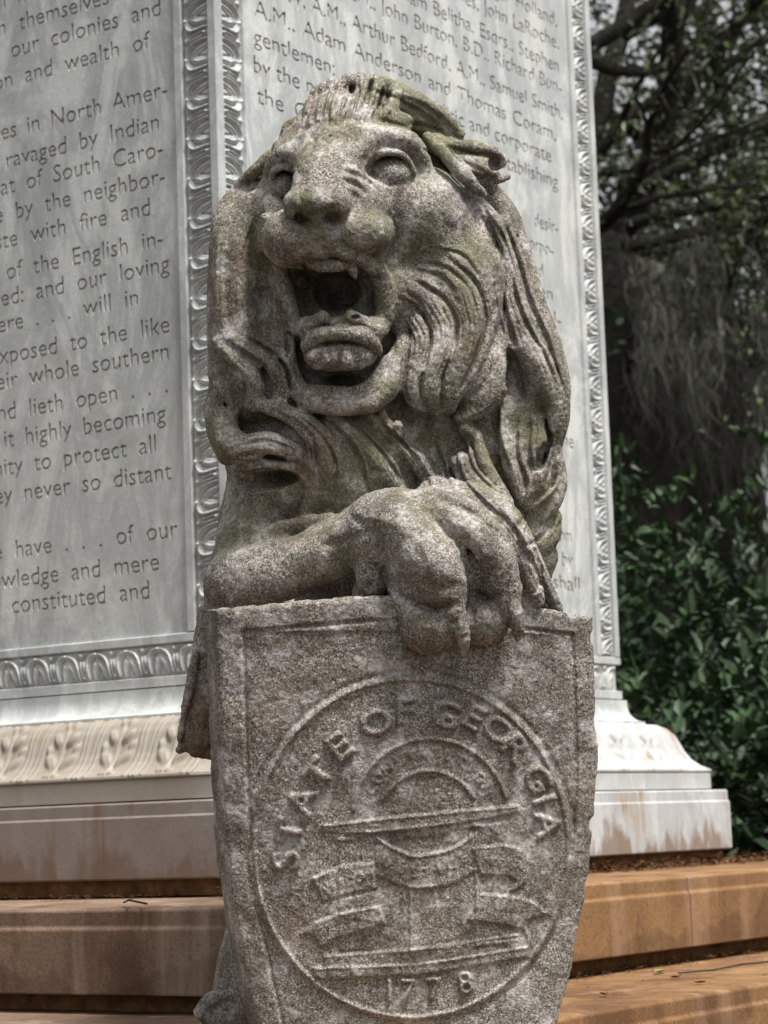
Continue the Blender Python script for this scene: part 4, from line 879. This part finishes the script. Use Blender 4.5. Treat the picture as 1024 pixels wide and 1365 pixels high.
def moss_strands(parent,org,starts,seed,lmin=.3,lmax=1.2,wd=.006):
    r=np.random.default_rng(seed); n=len(starts); K=6; P=np.array(starts)-np.array(org); ln=r.uniform(lmin,lmax,n)*r.uniform(.5,1,n); a=r.uniform(0,np.pi,n); sx=np.stack([np.cos(a),np.sin(a),0*a],-1)*wd
    ph=r.uniform(0,6.28,(n,2)); v=[]
    for k in range(K+1):
        t=k/K; c=P+np.stack([.07*np.sin(ph[:,0]+7*t)*t,.07*np.sin(ph[:,1]+6*t)*t,-ln*t],-1); w=(1-t*.8)*(1+.5*np.sin(9*t+ph[:,0]))[:,None]; v+= [c-sx*w,c+sx*w]
    v=np.stack(v,1).reshape(-1,3); b=(2*(K+1))*np.arange(n)[:,None]; f=np.concatenate([b+np.array([[2*k,2*k+1,2*k+3,2*k+2]]) for k in range(K)])
    return tag(link('moss_strands',npmesh('moss_strands',v,f,True),parent,MOSS),kind='stuff')
def fwd(px,py,d): return at(px,py,d)
# near oak: trunk and big limb that show beside the pedestal
T0=fwd(842,1150,13.0); b0=Vector((T0.x,T0.y,0))
def tp(px,py,d,r): p=fwd(px,py,d); return (p.x,p.y,p.z,r)
trunk=[(b0.x,b0.y,-.1,.42),(b0.x,b0.y,.7,.33),tp(838,800,13,.28),tp(836,560,13,.26),tp(812,420,13,.25),tp(800,330,13.1,.22)]
limbs=[(fwd(800,335,13.1),Vector(AX[0])*.75-Vector(AX[1])*.9-Vector(AX[2])*.1,3.6,.085),(fwd(836,560,13),Vector(AX[0])*1.-Vector(AX[1])*.55,3.2,.06),(fwd(812,430,13),-Vector(AX[0])*.6-Vector(AX[1])*.9,3.5,.09),
 (fwd(790,60,12.5),Vector(AX[0])*1.-Vector(AX[1])*.8,2.6,.045),(fwd(830,330,12.6),Vector(AX[0])*1.-Vector(AX[1])*.12,2.6,.035),(fwd(836,480,12.7),Vector(AX[0])*1.-Vector(AX[1])*.25+Vector(AX[2])*.3,2.8,.045),(fwd(830,250,13),Vector(AX[0])*1.+Vector(AX[2])*.6-Vector(AX[1])*.4,3.2,.05),
 (fwd(836,300,13),Vector(AX[0])*1.+Vector(AX[1])*.1-Vector(AX[2])*.4,2.4,.035)]
t1,tips1=oak((b0.x,b0.y,0),'dark live oak close behind the pedestal, its trunk beside the pedestal edge',trunk,limbs,32000,21,OAKLEAF,.062,.026,.17)
st=[t[0] for t in tips1]; rr_=random.Random(4); st=[rr_.choice(st) for _ in range(1500)]
st=[(a+rr_.gauss(0,.1),b+rr_.gauss(0,.1),c+rr_.gauss(0,.05)) for a,b,c in st]
for k in range(30):
    px,py,d=rr_.uniform(850,1040),rr_.uniform(330,500),12.3+rr_.gauss(0,.3); w=rr_.uniform(3,13)
    for q in range(int(10+w*3)): st.append(tuple(fwd(px+rr_.gauss(0,w),py+rr_.gauss(0,12),d+rr_.gauss(0,.06))))
moss_strands(t1,(b0.x,b0.y,0),st,6,.12,.62,.005)
# second oak farther back, with long curtains of moss
T1=fwd(985,1120,17.5); b1=Vector((T1.x,T1.y,0))
trunk=[(b1.x,b1.y,-.1,.5),(b1.x,b1.y,.9,.40),tp(980,900,17.5,.34),tp(960,640,17.5,.32),tp(930,480,17.5,.30),tp(925,330,17.6,.24)]
limbs=[(fwd(930,480,17.5),-Vector(AX[0])*.7-Vector(AX[1])*.7,3.5,.16),(fwd(925,340,17.6),Vector(AX[0])*.7-Vector(AX[1])*1.,3.6,.15),(fwd(955,620,17.4),Vector(AX[0])*1.-Vector(AX[1])*.5,3.2,.13),(fwd(925,400,17.5),Vector(AX[2])*-.8-Vector(AX[1])*.5+Vector(AX[0])*.2,3.,.11),(fwd(930,500,17.5),Vector(AX[2])*.9-Vector(AX[1])*.5-Vector(AX[0])*.1,3.,.11)]
t2,tips2=oak((b1.x,b1.y,0),'larger mossy oak standing farther back at the right edge, trunk veiled by long grey moss',trunk,limbs,17000,33,FARLEAF,.085,.04,.25)
st=[]
for k in range(46):
    px,py,d=rr_.uniform(815,1100),rr_.uniform(290,520),16.7+rr_.gauss(0,.5); w=rr_.uniform(4,22)
    for q in range(int(12+w*2.2)): st.append(tuple(fwd(px+rr_.gauss(0,w),py+rr_.gauss(0,14),d+rr_.gauss(0,.12))))
moss_strands(t2,(b1.x,b1.y,0),st,8,.25,1.3,.008)
# shrubs
def shrub(px,depth,h,w,n,seed,label,L=.085,Wd=.036):
    p=fwd(px,1100,depth); loc=(p.x,p.y,0); t=empty('evergreen_shrub',loc,label,'shrub','evergreen shrubs behind the monument'); r=random.Random(seed)
    V=[];F=[];tips=[]
    for k in range(16):
        a=r.uniform(0,6.28); parts=[]; d=Vector((math.cos(a)*w*.55,math.sin(a)*w*.55,h*r.uniform(.45,1)))
        branchy(parts,r,(p.x+.1*math.cos(a),p.y+.1*math.sin(a),0),d,d.length,.018,1,tips,.25)
        for q in parts: limb(V,F,[(x-p.x,y-p.y,z,s_) for x,y,z,s_ in q],4)
    link('stems',pymesh('stems',V,F,True),t,BARK)
    tips=[q for q in tips if q[0][2]>.25]
    C,D=cluster(tips,int(n/5),.10,seed); rr=np.random.default_rng(seed); C=np.repeat(C,5,0)+rr.normal(0,.018,(len(C)*5,3)); D=np.repeat(D,5,0)
    tag(leaf_cloud('foliage',C,L,Wd,BUSHLEAF,t,loc,droop=-.1,dirs=D*.5,seed=seed,fold=.18),kind='stuff')
shrub(900,9.6,1.95,1.3,15000,3,'glossy dark green shrub filling the space right of the pedestal base')
shrub(1010,9.0,1.9,1.1,13000,4,'leafy dark green shrub at the right edge of the picture, nearest to the steps')
shrub(1110,10.4,2.1,1.4,12000,5,'broad dark shrub beyond the right edge of the picture')
shrub(850,10.6,2.75,1.3,14000,6,'taller thin shrub with yellow green shoots beside the pedestal edge',.08,.034)
shrub(965,11.2,2.6,1.2,12000,9,'open shrub under the hanging moss, sky showing through its top',.08,.034)
shrub(1120,8.4,1.5,1.,9000,10,'low shrub just past the right end of the steps')
# the wood beyond
def wood(name,px0,px1,depth,h0,h1,n,seed,L,Wd,gaps=()):
    r=np.random.default_rng(seed); C=[]
    a=fwd(px0,1100,depth); b=fwd(px1,1100,depth); dirn=(b-a); out=Vector(AX[2]); cl=r.uniform(0,1,(260,2)); 
    k=r.integers(0,len(cl),n); u=np.clip(cl[k,0]+r.normal(0,.02,n),-.02,1.02); z=h0+(h1-h0)*cl[k,1]**1.2+r.normal(0,.28,n); dd=r.normal(0,1.1,n)
    C=np.stack([a.x+dirn.x*u+out.x*dd,a.y+dirn.y*u+out.y*dd,np.maximum(z,.05)],-1)
    q=(C-np.array([0,0,EYE]))@AX.T; X=q[:,0]/q[:,2]*FPX+512; Y=q[:,1]/q[:,2]*FPX+682.5
    return tag(leaf_cloud(name,C,L,Wd,FARLEAF,None,seed=seed),'dense shadowy woodland far behind the oaks','woodland',None,'stuff')
wood('woodland',560,1400,26,0,4.9,36000,12,.16,.085)
# ------------------------------------------------------------------ litter on the steps
def scatter_litter():
    r=random.Random(9); V=[];F=[]
    def bit(c,l,w,a,tilt):
        d=Vector((math.cos(a),math.sin(a),tilt)); s=Vector((-math.sin(a),math.cos(a),r.uniform(-.3,.3))); b=len(V)
        for p in (c,c+d*l*.5+s*w,c+d*l,c+d*l*.5-s*w): V.append(tuple(p))
        F.append((b,b+1,b+2,b+3))
    def along(side,s,o,z): return Vector((CX+s,CY-o,Z0+z)) if side==0 else Vector((CX-o,CY+s,Z0+z))
    for k in range(5200):      # needles and crumbs packed along the foot of the plinth and of the first step
        s=r.uniform(-.3,2.2) ; o=.175+abs(r.gauss(0,.045)); bit(along(0,s,o,-.1195+r.uniform(0,.024)*max(0,1-(o-.175)/.06)),r.uniform(.006,.028),r.uniform(.0008,.004),r.uniform(0,6.3),r.uniform(-.2,.4))
    for k in range(700):
        s=r.uniform(0,1.2); o=.175+abs(r.gauss(0,.02)); bit(along(1,s,o,-.1200+r.uniform(0,.006)),r.uniform(.005,.02),r.uniform(.0006,.002),r.uniform(0,6.3),r.uniform(-.1,.3))
    for k in range(900):
        s=r.uniform(-.2,2.); o=.562+abs(r.gauss(0,.03)); bit(along(0,s,o,-.3035+r.uniform(0,.008)),r.uniform(.006,.028),r.uniform(.0008,.003),r.uniform(0,6.3),r.uniform(-.1,.3))
    for k in range(160):
        s=r.uniform(-.3,1.9); o=r.uniform(.62,.98); bit(along(0,s,o,-.3045+.003),r.uniform(.004,.014),r.uniform(.0008,.003),r.uniform(0,6.3),r.uniform(0,.15))
    for k in range(120):
        s=r.uniform(0,1.); o=r.uniform(.22,.58); bit(along(1,s,o,-.1195),r.uniform(.004,.016),r.uniform(.0006,.002),r.uniform(0,6.3),r.uniform(0,.15))
    tag(link('leaf_litter',pymesh('leaf_litter',V,F),None,LITTER),'brown needles and crumbs of leaf swept against the foot of the plinth and steps','leaf litter',None,'stuff')
scatter_litter()
def curled_leaf(name,px,py,z,L,Wd,ang,mat,label,cat='leaf',curl=.5):
    d=ray(px,py); k=z/d.z; c=Vector((d.x*k,d.y*k,Z0+z)); V=[];F=[];n=9;m=5
    for i in range(n):
        t=i/(n-1); w=Wd*math.sin(math.pi*min(1,t*.93+.05))**.7
        for j in range(m):
            s=j/(m-1)-.5; V.append(((t-.5)*L,s*w,abs(s)*w*curl*1.3+.10*L*(t-.5)**2*4*curl+.003))
    F=[(i*m+j,(i+1)*m+j,(i+1)*m+j+1,i*m+j+1) for i in range(n-1) for j in range(m-1)]
    b=len(V)
    for q in ((-.5*L,.0006,.004+.1*L*curl),(-.5*L,-.0006,.004+.1*L*curl),(-.72*L,-.0006,.008),(-.72*L,.0006,.008)): V.append(q)
    F.append((b,b+1,b+2,b+3))
    o=link(name,pymesh(name,V,F,True),None,mat); o.location=c; o.rotation_euler=(0,0,R_(ang)); sd_=o.modifiers.new('s','SOLIDIFY'); sd_.thickness=.0006; return tag(o,label,cat)
curled_leaf('fallen_leaf',880,1298,-.305,.055,.016,10,GREENLEAF,'curled yellow green leaf lying on the second step right of the shield')
curled_leaf('fallen_leaf',806,1328,-.305,.020,.014,60,DRYLEAF,'small rust red leaf on the second step close to the shield')
curled_leaf('fallen_leaf',934,1312,-.305,.024,.012,-30,DRYLEAF,'reddish leaf on the second step near the right edge of the picture')
curled_leaf('fallen_leaf',818,1161,-.121,.050,.022,-8,DRYLEAF,'long reddish leaf lying in the litter at the foot of the white plinth')
curled_leaf('fallen_leaf',900,1305,-.305,.018,.01,100,LITTER,'tiny dark brown leaf beside the curled green leaf on the second step')
def twig(pts,label,r0=.0018):
    V=[];F=[]; P=[]
    for px,py,z in pts:
        d=ray(px,py); k=z/d.z; P.append((d.x*k,d.y*k,Z0+z+.004,r0))
    o=P[0]; limb(V,F,[(a-o[0],b-o[1],c-o[2],q) for a,b,c,q in P],5); q=link('fallen_twig',pymesh('fallen_twig',V,F,True),None,BARK); q.location=o[:3]; return tag(q,label,'twig')
twig([(905,1300,-.305),(950,1296,-.306),(990,1288,-.306),(1030,1284,-.304)],'thin dark twig lying along the back of the second step at the right')
twig([(165,1206,-.121),(172,1203,-.114),(180,1205,-.119),(196,1208,-.120)],'tiny crooked twig on the first step left of the lion')
# withered leaf caught in the mane below the beard
V=[];F=[];W0=stone_pts([(523,567,112),(528,561,110),(534,562,111),(537,568,113),(533,574,114),(526,573,114),(530,567,117)])+np.array(BASE)
o_=Vector(W0[6]); V=[tuple(Vector(p)-o_) for p in W0]; F=[(k,(k+1)%6,6) for k in range(6)]
q=link('withered_leaf',pymesh('withered_leaf',V,F,False),None,PALELEAF); q.location=o_; md=q.modifiers.new('s','SOLIDIFY'); md.thickness=.001; tag(q,'small pale withered leaf caught in the carved mane below the beard','leaf')
